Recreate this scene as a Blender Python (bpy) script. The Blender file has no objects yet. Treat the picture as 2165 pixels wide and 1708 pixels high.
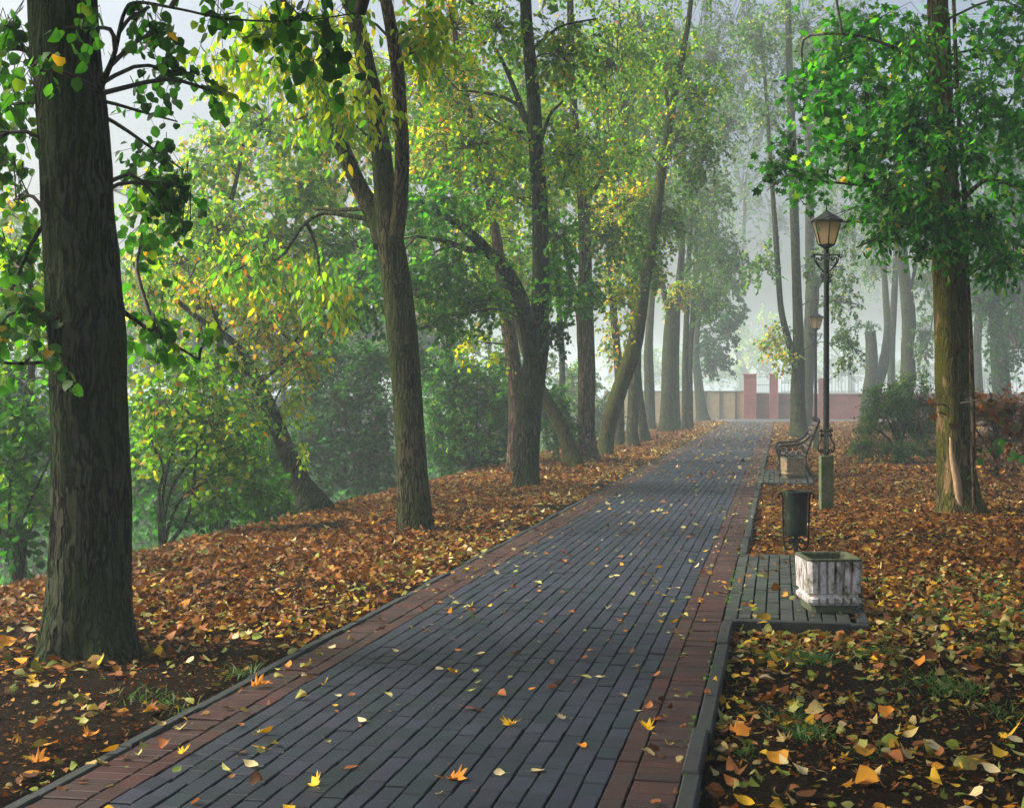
import bpy, math, random
import numpy as np
from math import radians as R_, sin, cos, pi

sc = bpy.context.scene
COL = sc.collection
rng = np.random.default_rng(7)
random.seed(7)

# ------------------------------------------------------------------ camera
FPX, CX, CY, HZ = 2990.0, 1082.5, 854.0, 833.0     # photo measured at 2165 x 1708
EYE = 1.61
YAW = math.atan((1648 - CX) / FPX)
PIT = math.atan((CY - HZ) / math.hypot(FPX, 1648 - CX))
cam_d = bpy.data.cameras.new("camera")
cam_d.sensor_width = 36.0
cam_d.lens = 36.0 * FPX / 2165.0
cam_d.clip_start = 0.05
cam_d.clip_end = 3000
cam = bpy.data.objects.new("camera", cam_d)
cam.location = (0, 0, EYE)
cam.rotation_euler = (pi / 2 - PIT, 0, YAW)
COL.objects.link(cam)
sc.camera = cam

# ------------------------------------------------------------------ light
SUN_AZ = R_(-95)        # measured from the path direction, negative = left
SUN_EL = R_(42)
w = bpy.data.worlds.new("World"); sc.world = w; w.use_nodes = True
nt = w.node_tree; nt.nodes.clear()
sky = nt.nodes.new("ShaderNodeTexSky"); sky.sky_type = 'NISHITA'
sky.sun_disc = False; sky.sun_elevation = SUN_EL; sky.sun_rotation = SUN_AZ
sky.air_density = 0.7; sky.dust_density = 10.0; sky.ozone_density = 0.3
bg = nt.nodes.new("ShaderNodeBackground"); bg.inputs[1].default_value = 0.15
out = nt.nodes.new("ShaderNodeOutputWorld")
tint = nt.nodes.new("ShaderNodeMix"); tint.data_type = 'RGBA'; tint.blend_type = 'MULTIPLY'
tint.inputs[0].default_value = 1.0; tint.inputs[7].default_value = (1.02, 1.04, 1.0, 1)
nt.links.new(sky.outputs[0], tint.inputs[6]); nt.links.new(tint.outputs[2], bg.inputs[0]); nt.links.new(bg.outputs[0], out.inputs[0])
sun_d = bpy.data.lights.new("sun", 'SUN'); sun_d.energy = 3.6; sun_d.angle = R_(20)
sun_d.color = (1.0, 0.96, 0.84)
sun = bpy.data.objects.new("sun", sun_d); COL.objects.link(sun)
sun.rotation_euler = (pi / 2 - SUN_EL, 0, pi - SUN_AZ)
sun.location = (-30, 10, 40)
sc.view_settings.view_transform = 'Standard'; sc.view_settings.look = 'None'
sc.view_settings.exposure = 1.02; sc.view_settings.gamma = 1.0
sc.view_settings.use_curve_mapping = False
sc.render.engine = 'CYCLES'
cy = sc.cycles
cy.max_bounces = 6; cy.diffuse_bounces = 3; cy.glossy_bounces = 2; cy.transmission_bounces = 4
cy.volume_bounces = 1; cy.transparent_max_bounces = 8
cy.use_denoising = True
cy.caustics_reflective = False; cy.caustics_refractive = False
cy.sample_clamp_indirect = 4.0

# ------------------------------------------------------------------ photo pixel -> place
Fv = np.array([-sin(YAW) * cos(PIT), cos(YAW) * cos(PIT), -sin(PIT)])
Rv = np.array([cos(YAW), sin(YAW), 0.0])
Uv = np.cross(Rv, Fv)
CAM = np.array([0, 0, EYE])

def at(px, py, d):
    return CAM + d * (Fv + Rv * (px - CX) / FPX + Uv * (CY - py) / FPX)

def gp(px, py, z=0.0):
    v = Fv + Rv * (px - CX) / FPX + Uv * (CY - py) / FPX
    return CAM + v * ((z - EYE) / v[2])

def depth_of(p):
    return float(np.dot(np.asarray(p) - CAM, Fv))

# ------------------------------------------------------------------ noise
_P = rng.random((64, 64, 64)).astype(np.float32)
def vnoise(x, y, z):
    x, y, z = np.broadcast_arrays(x, y, z)
    xi, yi, zi = np.floor(x).astype(int), np.floor(y).astype(int), np.floor(z).astype(int)
    fx, fy, fz = x - xi, y - yi, z - zi
    fx, fy, fz = [f * f * (3 - 2 * f) for f in (fx, fy, fz)]
    def g(a, b, c): return _P[(xi + a) & 63, (yi + b) & 63, (zi + c) & 63]
    def L(a, b, t): return a + (b - a) * t
    return L(L(L(g(0,0,0), g(1,0,0), fx), L(g(0,1,0), g(1,1,0), fx), fy),
             L(L(g(0,0,1), g(1,0,1), fx), L(g(0,1,1), g(1,1,1), fx), fy), fz)

def sstep(a, b, x):
    t = np.clip((x - a) / (b - a), 0, 1)
    return t * t * (3 - 2 * t)

# ------------------------------------------------------------------ mesh helpers
class Geo:
    def __init__(s): s.v = []; s.f = []; s.c = []; s.n = 0; s.m = []
    def add(s, v, f, col=(1, 1, 1), mat=0):
        v = np.asarray(v, dtype=np.float64).reshape(-1, 3)
        if not isinstance(f, (list, tuple)) or (len(f) and np.isscalar(f[0][0])): f = [np.asarray(f)]
        for q in f:
            q = np.asarray(q, dtype=np.int64)
            if q.size == 0: continue
            s.f.append(q + s.n); s.m.append(np.full(len(q), mat, dtype=np.int32))
        col = np.asarray(col, dtype=np.float64)
        if col.ndim == 1: col = np.tile(col, (len(v), 1))
        s.v.append(v); s.c.append(col); s.n += len(v)
        return s
    def box(s, x0, x1, y0, y1, z0, z1, col=(1, 1, 1), bev=0.0, mat=0):
        if bev <= 0:
            v = [(x, y, z) for z in (z0, z1) for y in (y0, y1) for x in (x0, x1)]
            f = [(0,2,3,1),(4,5,7,6),(0,1,5,4),(2,6,7,3),(0,4,6,2),(1,3,7,5)]
            return s.add(v, f, col, mat)
        b = bev
        lay = [(z0, 0), (z1 - b, 0), (z1, b)]
        v = []
        for z, i in lay: v += [(x0+i,y0+i,z),(x1-i,y0+i,z),(x1-i,y1-i,z),(x0+i,y1-i,z)]
        f = [(3,2,1,0),(8,9,10,11)]
        for l in range(2):
            for k in range(4):
                a = l*4+k; c = l*4+(k+1)%4
                f.append((a, c, c+4, a+4))
        return s.add(v, f, col, mat)
    def build(s, name, mats, parent=None, origin=(0,0,0), smooth=True):
        v = np.concatenate(s.v) - np.asarray(origin)
        c = np.concatenate(s.c)
        me = bpy.data.meshes.new(name)
        me.vertices.add(len(v)); me.vertices.foreach_set("co", v.astype(np.float32).ravel())
        nl = sum(q.size for q in s.f); npoly = sum(len(q) for q in s.f)
        me.loops.add(nl); me.polygons.add(npoly)
        me.loops.foreach_set("vertex_index", np.concatenate([q.ravel() for q in s.f]).astype(np.int32))
        tot = np.concatenate([np.full(len(q), q.shape[1], dtype=np.int32) for q in s.f])
        st = np.concatenate([[0], np.cumsum(tot)[:-1]]).astype(np.int32)
        me.polygons.foreach_set("loop_start", st)
        me.polygons.foreach_set("loop_total", tot)
        me.polygons.foreach_set("material_index", np.concatenate(s.m))
        me.polygons.foreach_set("use_smooth", np.full(npoly, smooth, dtype=bool))
        at_ = me.attributes.new("Col", 'FLOAT_COLOR', 'POINT')
        at_.data.foreach_set("color", np.hstack([c, np.ones((len(c), 1))]).astype(np.float32).ravel())
        if not isinstance(mats, (list, tuple)): mats = [mats]
        for m in mats: me.materials.append(m)
        me.update(calc_edges=True); me.validate()
        o = bpy.data.objects.new(name, me); COL.objects.link(o)
        if parent is not None: o.parent = parent
        else: o.location = origin
        return o

def thing(name, label, cat, loc, group=None, rz=0.0):
    o = bpy.data.objects.new(name, None); COL.objects.link(o)
    o.empty_display_size = 0.2
    o.location = loc; o.rotation_euler = (0, 0, rz)
    tag(o, label, cat, group)
    return o
def tag(o, label=None, cat=None, group=None, kind=None):
    if label: o["label"] = label
    if cat: o["category"] = cat
    if group: o["group"] = group
    if kind: o["kind"] = kind
    return o

def catmull(P, n):
    P = np.asarray(P, dtype=float)
    if len(P) == 2:
        t = np.linspace(0, 1, n)[:, None]; return P[0] * (1 - t) + P[1] * t
    Q = np.vstack([2 * P[0] - P[1], P, 2 * P[-1] - P[-2]])
    seg = len(P) - 1
    T = np.linspace(0, seg - 1e-9, n); i = T.astype(int); t = (T - i)[:, None]
    a, b, c, d = Q[i], Q[i+1], Q[i+2], Q[i+3]
    return 0.5 * ((2*b) + (c-a)*t + (2*a-5*b+4*c-d)*t**2 + (-a+3*b-3*c+d)*t**3)

def frames(P):
    T = np.gradient(P, axis=0); T /= np.linalg.norm(T, axis=1, keepdims=True) + 1e-12
    ref = np.array([1.0, 0, 0]) if abs(T[0][0]) < 0.8 else np.array([0, 1.0, 0])
    N = np.zeros_like(P); n = ref - T[0] * np.dot(ref, T[0]); n /= np.linalg.norm(n); N[0] = n
    for i in range(1, len(P)):
        n = n - T[i] * np.dot(n, T[i]); n /= np.linalg.norm(n) + 1e-12; N[i] = n
    return T, N, np.cross(T, N)

def tube(P, r, seg=8, cap=True, rmod=None):
    P = np.asarray(P, dtype=float); n = len(P)
    r = np.broadcast_to(np.asarray(r, dtype=float), (n,))
    T, N, B = frames(P)
    th = np.arange(seg) * 2 * pi / seg
    rr = r[:, None] * np.ones(seg)[None]
    if rmod is not None: rr = rr * rmod(P, th)
    v = P[:, None] + rr[..., None] * (np.cos(th)[None, :, None] * N[:, None] + np.sin(th)[None, :, None] * B[:, None])
    v = v.reshape(-1, 3)
    i, j = np.meshgrid(np.arange(n - 1), np.arange(seg), indexing='ij'); j2 = (j + 1) % seg
    f = np.stack([i*seg+j, i*seg+j2, (i+1)*seg+j2, (i+1)*seg+j], -1).reshape(-1, 4)
    fs = [f]
    if cap:
        v = np.vstack([v, P[0], P[-1]]); a = n * seg
        k = np.arange(seg); k2 = (k + 1) % seg
        fs.append(np.stack([k2, k, np.full(seg, a)], -1))
        fs.append(np.stack([(n-1)*seg+k, (n-1)*seg+k2, np.full(seg, a+1)], -1))
    return v, fs

def lathe(prof, seg=24, c=(0, 0)):
    prof = np.asarray(prof, dtype=float); n = len(prof); th = np.arange(seg) * 2 * pi / seg
    v = np.stack([c[0] + prof[:, None, 0] * np.cos(th), c[1] + prof[:, None, 0] * np.sin(th),
                  np.repeat(prof[:, 1:2], seg, 1)], -1).reshape(-1, 3)
    i, j = np.meshgrid(np.arange(n - 1), np.arange(seg), indexing='ij'); j2 = (j + 1) % seg
    return v, np.stack([i*seg+j, i*seg+j2, (i+1)*seg+j2, (i+1)*seg+j], -1).reshape(-1, 4)

def spiral(cx, cz, r0, r1, a0, a1, n=14):
    a = np.linspace(a0, a1, n); r = np.linspace(r0, r1, n)
    return np.stack([cx + r * np.cos(a), np.zeros(n), cz + r * np.sin(a)], -1)

# ------------------------------------------------------------------ materials
def mat_new(name):
    m = bpy.data.materials.new(name); m.use_nodes = True
    n = m.node_tree; n.nodes.clear()
    o = n.nodes.new("ShaderNodeOutputMaterial")
    return m, n, o
def nd(n, t, **kw):
    x = n.nodes.new(t)
    for k, v in kw.items():
        if k.startswith("i_"): x.inputs[k[2:].replace("_", " ")].default_value = v
        else: setattr(x, k, v)
    return x
def ramp(n, src, stops):
    r = nd(n, "ShaderNodeValToRGB"); e = r.color_ramp.elements
    while len(e) > 1: e.remove(e[0])
    e[0].position = stops[0][0]; e[0].color = (*stops[0][1], 1)
    for p, c in stops[1:]:
        q = e.new(p); q.color = (*c, 1)
    n.links.new(src, r.inputs[0]); return r.outputs[0]
def noise(n, vec, scale, detail=4, rough=0.6):
    x = nd(n, "ShaderNodeTexNoise"); x.inputs["Scale"].default_value = scale
    x.inputs["Detail"].default_value = detail; x.inputs["Roughness"].default_value = rough
    n.links.new(vec, x.inputs["Vector"]); return x.outputs[0]
def mix(n, fac, a, b, mode='MIX'):
    x = nd(n, "ShaderNodeMix", data_type='RGBA', blend_type=mode)
    for s, val in ((0, fac), (6, a), (7, b)):
        if hasattr(val, 'links') or hasattr(val, 'is_linked'): n.links.new(val, x.inputs[s])
        elif s == 0: x.inputs[0].default_value = val
        else: x.inputs[s].default_value = (*val, 1)
    return x.outputs[2]
def mathn(n, op, a, b=None):
    x = nd(n, "ShaderNodeMath", operation=op)
    for i, val in enumerate((a, b)):
        if val is None: continue
        if hasattr(val, 'is_linked'): n.links.new(val, x.inputs[i])
        else: x.inputs[i].default_value = val
    return x.outputs[0]
def bump(n, h, strength, dist):
    b = nd(n, "ShaderNodeBump"); b.inputs["Strength"].default_value = strength; b.inputs["Distance"].default_value = dist
    n.links.new(h, b.inputs["Height"]); return b.outputs[0]
def coords(n, scale=None, out="Object"):
    t = nd(n, "ShaderNodeTexCoord")
    if scale is None: return t.outputs[out]
    m = nd(n, "ShaderNodeMapping"); m.inputs["Scale"].default_value = scale
    n.links.new(t.outputs[out], m.inputs["Vector"]); return m.outputs[0]
def pbsdf(n, col, rough=0.7, spec=0.3, normal=None, metal=0.0):
    p = nd(n, "ShaderNodeBsdfPrincipled")
    if hasattr(col, 'is_linked'): n.links.new(col, p.inputs["Base Color"])
    else: p.inputs["Base Color"].default_value = (*col, 1)
    if hasattr(rough, 'is_linked'): n.links.new(rough, p.inputs["Roughness"])
    else: p.inputs["Roughness"].default_value = rough
    p.inputs["Specular IOR Level"].default_value = spec
    p.inputs["Metallic"].default_value = metal
    if normal is not None: n.links.new(normal, p.inputs["Normal"])
    return p.outputs[0]

def leaf_mat(name, trans=0.45, rough=0.5, spec=0.35, boost=(1.5, 1.5, 0.7)):
    m, n, o = mat_new(name)
    a = nd(n, "ShaderNodeAttribute", attribute_name="Col")
    p = pbsdf(n, a.outputs["Color"], rough, spec)
    t = nd(n, "ShaderNodeBsdfTranslucent")
    n.links.new(mix(n, 1.0, a.outputs["Color"], boost, 'MULTIPLY'), t.inputs[0])
    x = nd(n, "ShaderNodeMixShader"); x.inputs[0].default_value = trans
    n.links.new(p, x.inputs[1]); n.links.new(t.outputs[0], x.inputs[2]); n.links.new(x.outputs[0], o.inputs[0])
    return m

def bark_mat(name, dark, light, moss=(0.05, 0.075, 0.015), moss_amt=0.4, sc_=1.0, patch=None):
    m, n, o = mat_new(name)
    v = coords(n, (24 * sc_, 24 * sc_, 3.2 * sc_))
    n1 = noise(n, coords(n, (60 * sc_, 60 * sc_, 20 * sc_)), 1.0, 4, 0.7)
    vm = nd(n, "ShaderNodeVectorMath", operation='MULTIPLY_ADD')
    nx = nd(n, "ShaderNodeTexNoise"); nx.inputs["Scale"].default_value = 3.5; nx.inputs["Detail"].default_value = 3; n.links.new(coords(n), nx.inputs["Vector"])
    vm.inputs[1].default_value = (2.2, 2.2, 2.2); n.links.new(nx.outputs[1], vm.inputs[0]); n.links.new(v, vm.inputs[2])
    r1 = noise(n, vm.outputs[0], 1.0, 2, 0.5)
    rid = mathn(n, 'ABSOLUTE', mathn(n, 'SUBTRACT', r1, 0.5))
    crack = ramp(n, rid, [(0.0, (0, 0, 0)), (0.03, (0.12, 0.12, 0.12)), (0.11, (1, 1, 1))])
    h = mathn(n, 'MULTIPLY', crack, mathn(n, 'ADD', mathn(n, 'MULTIPLY', n1, 1.7), 0.0))
    c = ramp(n, h, [(0.10, dark), (0.55, tuple(0.5*(a+b) for a, b in zip(dark, light))), (0.95, light)])  # furrow shadow is painted into the colour, where the bump barely shows
    v2 = coords(n, (2.6, 2.6, 1.1))
    big = noise(n, v2, 1.3, 5, 0.6)
    mf = ramp(n, big, [(0.52 - 0.2 * moss_amt, (0, 0, 0)), (0.72 - 0.2 * moss_amt, (1, 1, 1))])
    fine = noise(n, coords(n, (1, 1, 1)), 45, 3, 0.6)
    c = mix(n, mathn(n, 'MULTIPLY', mf, mathn(n, 'MULTIPLY', fine, 1.5)), c, moss)
    if patch is not None:
        pn = noise(n, coords(n, (3.2, 3.2, 1.0)), 2.1, 3, 0.5)
        pf = ramp(n, pn, [(0.6, (0, 0, 0)), (0.68, (1, 1, 1))])
        c = mix(n, mathn(n, 'MULTIPLY', pf, 0.75), c, patch)
    n.links.new(pbsdf(n, c, 0.9, 0.05, bump(n, h, 1.0, 0.05)), o.inputs[0])
    return m

def simple(name, c0, c1, scale, rough=0.7, spec=0.3, bs=0.4, bd=0.004, vscale=(1, 1, 1), extra=None):
    m, n, o = mat_new(name)
    f = noise(n, coords(n, vscale), scale, 6, 0.65)
    c = ramp(n, f, [(0.3, c0), (0.7, c1)])
    if extra:
        ec, es, lo, hi = extra
        g = noise(n, coords(n, vscale), es, 5, 0.7)
        c = mix(n, ramp(n, g, [(lo, (0, 0, 0)), (hi, (1, 1, 1))]), c, ec)
    n.links.new(pbsdf(n, c, rough, spec, bump(n, f, bs, bd)), o.inputs[0]); return m

def attr_mat(name, rough=0.6, spec=0.35, ns=60, amp=0.35, bs=0.35, bd=0.003, moss=None):
    m, n, o = mat_new(name)
    a = nd(n, "ShaderNodeAttribute", attribute_name="Col")
    f = noise(n, coords(n), ns, 6, 0.7)
    k = ramp(n, f, [(0.25, (1 - amp,) * 3), (0.75, (1 + amp,) * 3)])
    c = mix(n, 1.0, a.outputs["Color"], k, 'MULTIPLY')
    g = noise(n, coords(n), 1.7, 5, 0.6)
    c = mix(n, 1.0, c, ramp(n, g, [(0.3, (0.75, 0.78, 0.75)), (0.7, (1.15, 1.13, 1.15))]), 'MULTIPLY')
    if moss:
        q = noise(n, coords(n), 3.5, 6, 0.75)
        c = mix(n, ramp(n, q, [(0.58, (0, 0, 0)), (0.72, (0.7, 0.7, 0.7))]), c, moss)
    rg = ramp(n, g, [(0.3, (rough - 0.12,) * 3), (0.7, (rough + 0.12,) * 3)])
    n.links.new(pbsdf(n, c, rg, spec, bump(n, f, bs, bd)), o.inputs[0]); return m

M = {}
M['leaf'] = leaf_mat("living leaf", 0.56, 0.5, 0.2, (2.6, 2.5, 0.8))
M['litter'] = leaf_mat("fallen leaf", 0.15, 0.6, 0.12, (1.3, 1.0, 0.6))
M['bark_dark'] = bark_mat("dark furrowed bark", (0.002, 0.002, 0.001), (0.080, 0.086, 0.056), (0.018, 0.042, 0.008), 0.6)
M['bark'] = bark_mat("grey brown bark", (0.005, 0.004, 0.002), (0.125, 0.112, 0.060), (0.032, 0.052, 0.010), 0.7)
M['bark_warm'] = bark_mat("warm brown bark", (0.014, 0.009, 0.006), (0.19, 0.125, 0.08), (0.05, 0.062, 0.014), 0.3)
M['bark_moss'] = bark_mat("mossy bark", (0.010, 0.008, 0.004), (0.11, 0.09, 0.035), (0.050, 0.068, 0.008), 0.85)
M['bark_peel'] = bark_mat("patchy mossy bark", (0.012, 0.009, 0.005), (0.20, 0.15, 0.07), (0.085, 0.090, 0.008), 0.75, patch=(0.34, 0.21, 0.12))
M['twig'] = simple("twig bark", (0.02, 0.016, 0.012), (0.06, 0.05, 0.035), 30)
M['bare'] = simple("bare heartwood", (0.22, 0.13, 0.07), (0.42, 0.30, 0.18), 9, 0.75, 0.2, 0.6, 0.01, (6, 6, 1))
M['brick'] = attr_mat("clay and concrete pavers", 0.6, 0.2, 90, 0.45, 0.5, 0.004, moss=(0.014, 0.021, 0.009))
M['joint'] = simple("mossy joint earth", (0.004, 0.006, 0.003), (0.012, 0.022, 0.006), 25, 0.9, 0.1, 0.6, 0.006)
M['kerb'] = simple("dark kerb concrete", (0.018, 0.021, 0.023), (0.042, 0.047, 0.050), 22, 0.7, 0.15, 0.5, 0.004, extra=((0.03, 0.045, 0.015), 5, 0.55, 0.72))
M['soil'] = simple("dark leaf mould soil", (0.003, 0.0025, 0.002), (0.013, 0.0085, 0.005), 14, 0.95, 0.02, 1.0, 0.03, extra=((0.030, 0.014, 0.006), 40, 0.54, 0.68))
M['iron'] = simple("black wrought iron", (0.004, 0.006, 0.006), (0.014, 0.018, 0.017), 30, 0.55, 0.18, 0.3, 0.002)
M['binpaint'] = simple("dark green worn paint", (0.004, 0.009, 0.007), (0.010, 0.018, 0.014), 12, 0.55, 0.18, 0.3, 0.002, (1, 1, 0.5), extra=((0.05, 0.085, 0.03), 16, 0.58, 0.7))
M['post'] = simple("algae green concrete post", (0.045, 0.055, 0.03), (0.13, 0.14, 0.085), 26, 0.85, 0.2, 0.7, 0.006, extra=((0.035, 0.06, 0.015), 4, 0.42, 0.62))
M['planter'] = simple("weathered painted concrete", (0.42, 0.38, 0.38), (0.74, 0.70, 0.72), 20, 0.85, 0.2, 0.9, 0.008, (1, 1, 0.6), extra=((0.10, 0.095, 0.05), 9, 0.48, 0.62))
M['planter_moss'] = simple("mossy concrete rim", (0.035, 0.05, 0.025), (0.12, 0.13, 0.085), 28, 0.9, 0.15, 0.8, 0.006)
M['planter_old'] = simple("tan weathered concrete", (0.20, 0.14, 0.08), (0.40, 0.31, 0.20), 20, 0.85, 0.2, 0.9, 0.008, extra=((0.09, 0.085, 0.04), 9, 0.52, 0.66))
M['slat'] = simple("worn grey brown bench wood", (0.035, 0.026, 0.022), (0.12, 0.09, 0.075), 12, 0.65, 0.3, 0.5, 0.004, (6, 0.6, 6))
M['beige'] = simple("stained beige render", (0.30, 0.22, 0.13), (0.42, 0.33, 0.21), 2.5, 0.9, 0.1, 0.3, 0.01, extra=((0.22, 0.17, 0.11), 1.3, 0.58, 0.75))
def brickwall(name, c1, c2):
    m, n, o = mat_new(name)
    tc = nd(n, "ShaderNodeTexCoord"); sx = nd(n, "ShaderNodeSeparateXYZ"); n.links.new(tc.outputs["Object"], sx.inputs[0])
    cb = nd(n, "ShaderNodeCombineXYZ")
    n.links.new(mathn(n, 'ADD', sx.outputs[0], sx.outputs[1]), cb.inputs[0]); n.links.new(sx.outputs[2], cb.inputs[1])
    b = nd(n, "ShaderNodeTexBrick"); n.links.new(cb.outputs[0], b.inputs["Vector"])
    b.inputs["Color1"].default_value = (*c1, 1); b.inputs["Color2"].default_value = (*c2, 1); b.inputs["Mortar"].default_value = (0.28, 0.22, 0.2, 1)
    b.inputs["Scale"].default_value = 1.0; b.inputs["Brick Width"].default_value = 0.26; b.inputs["Row Height"].default_value = 0.077
    b.inputs["Mortar Size"].default_value = 0.008
    g = noise(n, tc.outputs["Object"], 1.2, 5, 0.6)
    c = mix(n, 1.0, b.outputs[0], ramp(n, g, [(0.3, (0.7, 0.7, 0.7)), (0.7, (1.2, 1.15, 1.15))]), 'MULTIPLY')
    n.links.new(pbsdf(n, c, 0.85, 0.2, bump(n, b.outputs[1], -0.4, 0.005)), o.inputs[0]); return m
M['redbrick'] = brickwall("red brick", (0.26, 0.040, 0.05), (0.20, 0.034, 0.042))
M['gatebrick'] = brickwall("bright red brick", (0.32, 0.045, 0.05), (0.26, 0.035, 0.042))
M['bluepaint'] = simple("blue grey iron paint", (0.07, 0.08, 0.11), (0.12, 0.13, 0.17), 8, 0.6)
M['coping'] = simple("pale coping", (0.35, 0.33, 0.3), (0.5, 0.48, 0.44), 8)
M['grass'] = leaf_mat("grass blade", 0.35, 0.5, 0.3)
m, n, o = mat_new("amber lamp glass")
g = nd(n, "ShaderNodeBsdfTranslucent"); g.inputs[0].default_value = (0.50, 0.42, 0.27, 1)
d = pbsdf(n, (0.20, 0.165, 0.105), 0.35, 0.4)
x = nd(n, "ShaderNodeMixShader"); x.inputs[0].default_value = 0.55
n.links.new(d, x.inputs[1]); n.links.new(g.outputs[0], x.inputs[2]); n.links.new(x.outputs[0], o.inputs[0]); M['amber'] = m
m, n, o = mat_new("glowing bulb")
e = nd(n, "ShaderNodeEmission"); e.inputs[0].default_value = (1.0, 0.78, 0.48, 1); e.inputs[1].default_value = 3.0
n.links.new(e.outputs[0], o.inputs[0]); M['bulb'] = m
m, n, o = mat_new("pond water")
n.links.new(pbsdf(n, (0.02, 0.03, 0.025), 0.08, 0.5, bump(n, noise(n, coords(n), 3, 3), 0.1, 0.02)), o.inputs[0]); M['water'] = m

# ------------------------------------------------------------------ ground
def ground_z(X, Y):
    X = np.asarray(X, dtype=float); Y = np.asarray(Y, dtype=float)
    z = np.zeros(np.broadcast(X, Y).shape)
    z = z - 2.5 * sstep(-6.3, -11.5, X) - 0.06 * sstep(-5.2, -6.6, X)
    z = z + 2.0 * sstep(-30, -45, X)
    rt = X > -0.5
    z = z + np.where(rt, -0.075 + 0.06 * sstep(0.4, 2.5, X), -0.012)
    nb = (vnoise(X * 1.3, Y * 1.3, 3.1) - 0.5) * 0.06 + (vnoise(X * 4.1, Y * 4.1, 7.7) - 0.5) * 0.02
    z = z + nb * np.where(rt, sstep(-0.3, 0.6, X), sstep(-3.0, -3.8, X))
    road = sstep(83.5, 84.5, Y)
    z = z * (1 - road * (X > -6)) - 0.03 * road * (X > -6)
    return np.where((X > -2.952) & (X < -0.335) & (Y < 84), -0.10, z)

xs = np.unique(np.round(np.concatenate([np.arange(-9.2, -2.95, 0.16), [-2.96, -2.945, -2.0, -1.2, -0.345, -0.33], np.arange(-0.2, 9, 0.16),
      -9.2 - np.cumsum(np.geomspace(0.3, 60, 28)), 9 + np.cumsum(np.geomspace(0.3, 60, 26))]), 4))
ys = np.unique(np.round(np.concatenate([np.arange(-12, 3, 1.0), np.arange(3, 26, 0.18), np.arange(26, 60, 0.5), np.arange(60, 96, 0.75),
      96 + np.cumsum(np.geomspace(1, 120, 22))]), 4))
XX, YY = np.meshgrid(xs, ys, indexing='ij')
ZZ = ground_z(XX, YY)
g = Geo(); ny = len(ys)
i, j = np.meshgrid(np.arange(len(xs) - 1), np.arange(ny - 1), indexing='ij')
g.add(np.stack([XX, YY, ZZ], -1).reshape(-1, 3), np.stack([i*ny+j, (i+1)*ny+j, (i+1)*ny+j+1, i*ny+j+1], -1).reshape(-1, 4))
tag(g.build("ground", M['soil']), kind="structure")
# ------------------------------------------------------------------ path of pavers
def pavers(g, x0, x1, y0, y1, lx, ly, gap_x, gap_y, cols, stagger, ztop=0.0, jit=0.002, bev=0.004, lo=-0.05):
    nx = max(1, int(round((x1 - x0) / lx)))
    for a in range(nx):
        off = (0.5 * ly if a % 2 else 0.0) + rng.uniform(-0.15, 0.15) * ly if stagger else 0.0
        ny_ = int(math.ceil((y1 - y0) / ly)) + 1
        yy = y0 - off + np.arange(ny_) * ly
        ya = np.clip(yy + gap_y / 2, y0, y1); yb = np.clip(yy + ly - gap_y / 2, y0, y1)
        k = yb - ya > 0.02; ya, yb = ya[k], yb[k]; m_ = len(ya)
        if m_ == 0: continue
        xa = np.full(m_, x0 + a * lx + gap_x / 2) + rng.normal(0, 0.0008, m_); xb = np.full(m_, x0 + (a + 1) * lx - gap_x / 2) + rng.normal(0, 0.0008, m_)
        zt = ztop + rng.normal(0, jit, m_) + (vnoise((xa + xb) * .45 + 30, (ya + yb) * .4 + 30, 5.5) - .5) * .014; tx = rng.normal(0, jit * 0.6, m_); ty = rng.normal(0, jit * 0.6, m_)
        V = np.zeros((m_, 12, 3))
        for l, (zz, ins) in enumerate(((np.full(m_, lo), 0), (zt - bev, 0), (zt, bev))):
            for c_, (sx, sy) in enumerate(((0, 0), (1, 0), (1, 1), (0, 1))):
                V[:, l*4+c_, 0] = np.where(sx, xb - ins, xa + ins); V[:, l*4+c_, 1] = np.where(sy, yb - ins, ya + ins)
                V[:, l*4+c_, 2] = zz + ((sx - 0.5) * tx + (sy - 0.5) * ty) * (l > 0)
        F = [(8, 9, 10, 11)]
        for l in range(2):
            for c_ in range(4): F.append((l*4+c_, l*4+(c_+1) % 4, l*4+(c_+1) % 4+4, l*4+c_+4))
        F = np.array(F)[None] + (np.arange(m_) * 12)[:, None, None]
        base = np.asarray(cols)[rng.integers(0, len(cols), m_)] * rng.uniform(0.85, 1.15, (m_, 1))
        g.add(V.reshape(-1, 3), F.reshape(-1, 4), np.repeat(base, 12, 0))
GREY = [(0.0160, 0.0215, 0.034), (0.0195, 0.024, 0.040), (0.0145, 0.0215, 0.030), (0.0205, 0.0225, 0.039), (0.0165, 0.022, 0.036)]
RED = [(0.042, 0.019, 0.018), (0.036, 0.019, 0.019), (0.047, 0.018, 0.017), (0.032, 0.020, 0.021)]
PY0, PY1 = 2.0, 84.0
g = Geo()
pavers(g, -2.6, -0.7, PY0, PY1, 0.1, 0.2, 0.008, 0.0085, GREY, True)
pavers(g, -0.7, -0.6, PY0, PY1, 0.1, 0.2, 0.008, 0.0085, RED, True)
pavers(g, -2.7, -2.6, PY0, PY1, 0.1, 0.2, 0.008, 0.0085, RED, True)
pavers(g, -0.6, -0.4, PY0, PY1, 0.2, 0.1, 0.008, 0.008, RED, False)
pavers(g, -2.9, -2.7, PY0, PY1, 0.2, 0.1, 0.008, 0.008, RED, False)
path = g.build("path", M['brick'], smooth=False); tag(path, kind="structure")
g = Geo().box(-2.9, -0.4, PY0, PY1, -0.2, -0.017)
tag(g.build("path_bed", M['joint']), kind="structure")
P1 = (10.12, 14.45); P2 = (26.1, 30.8); PX = 0.62      # two bench bays beside the path
g = Geo()
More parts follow.
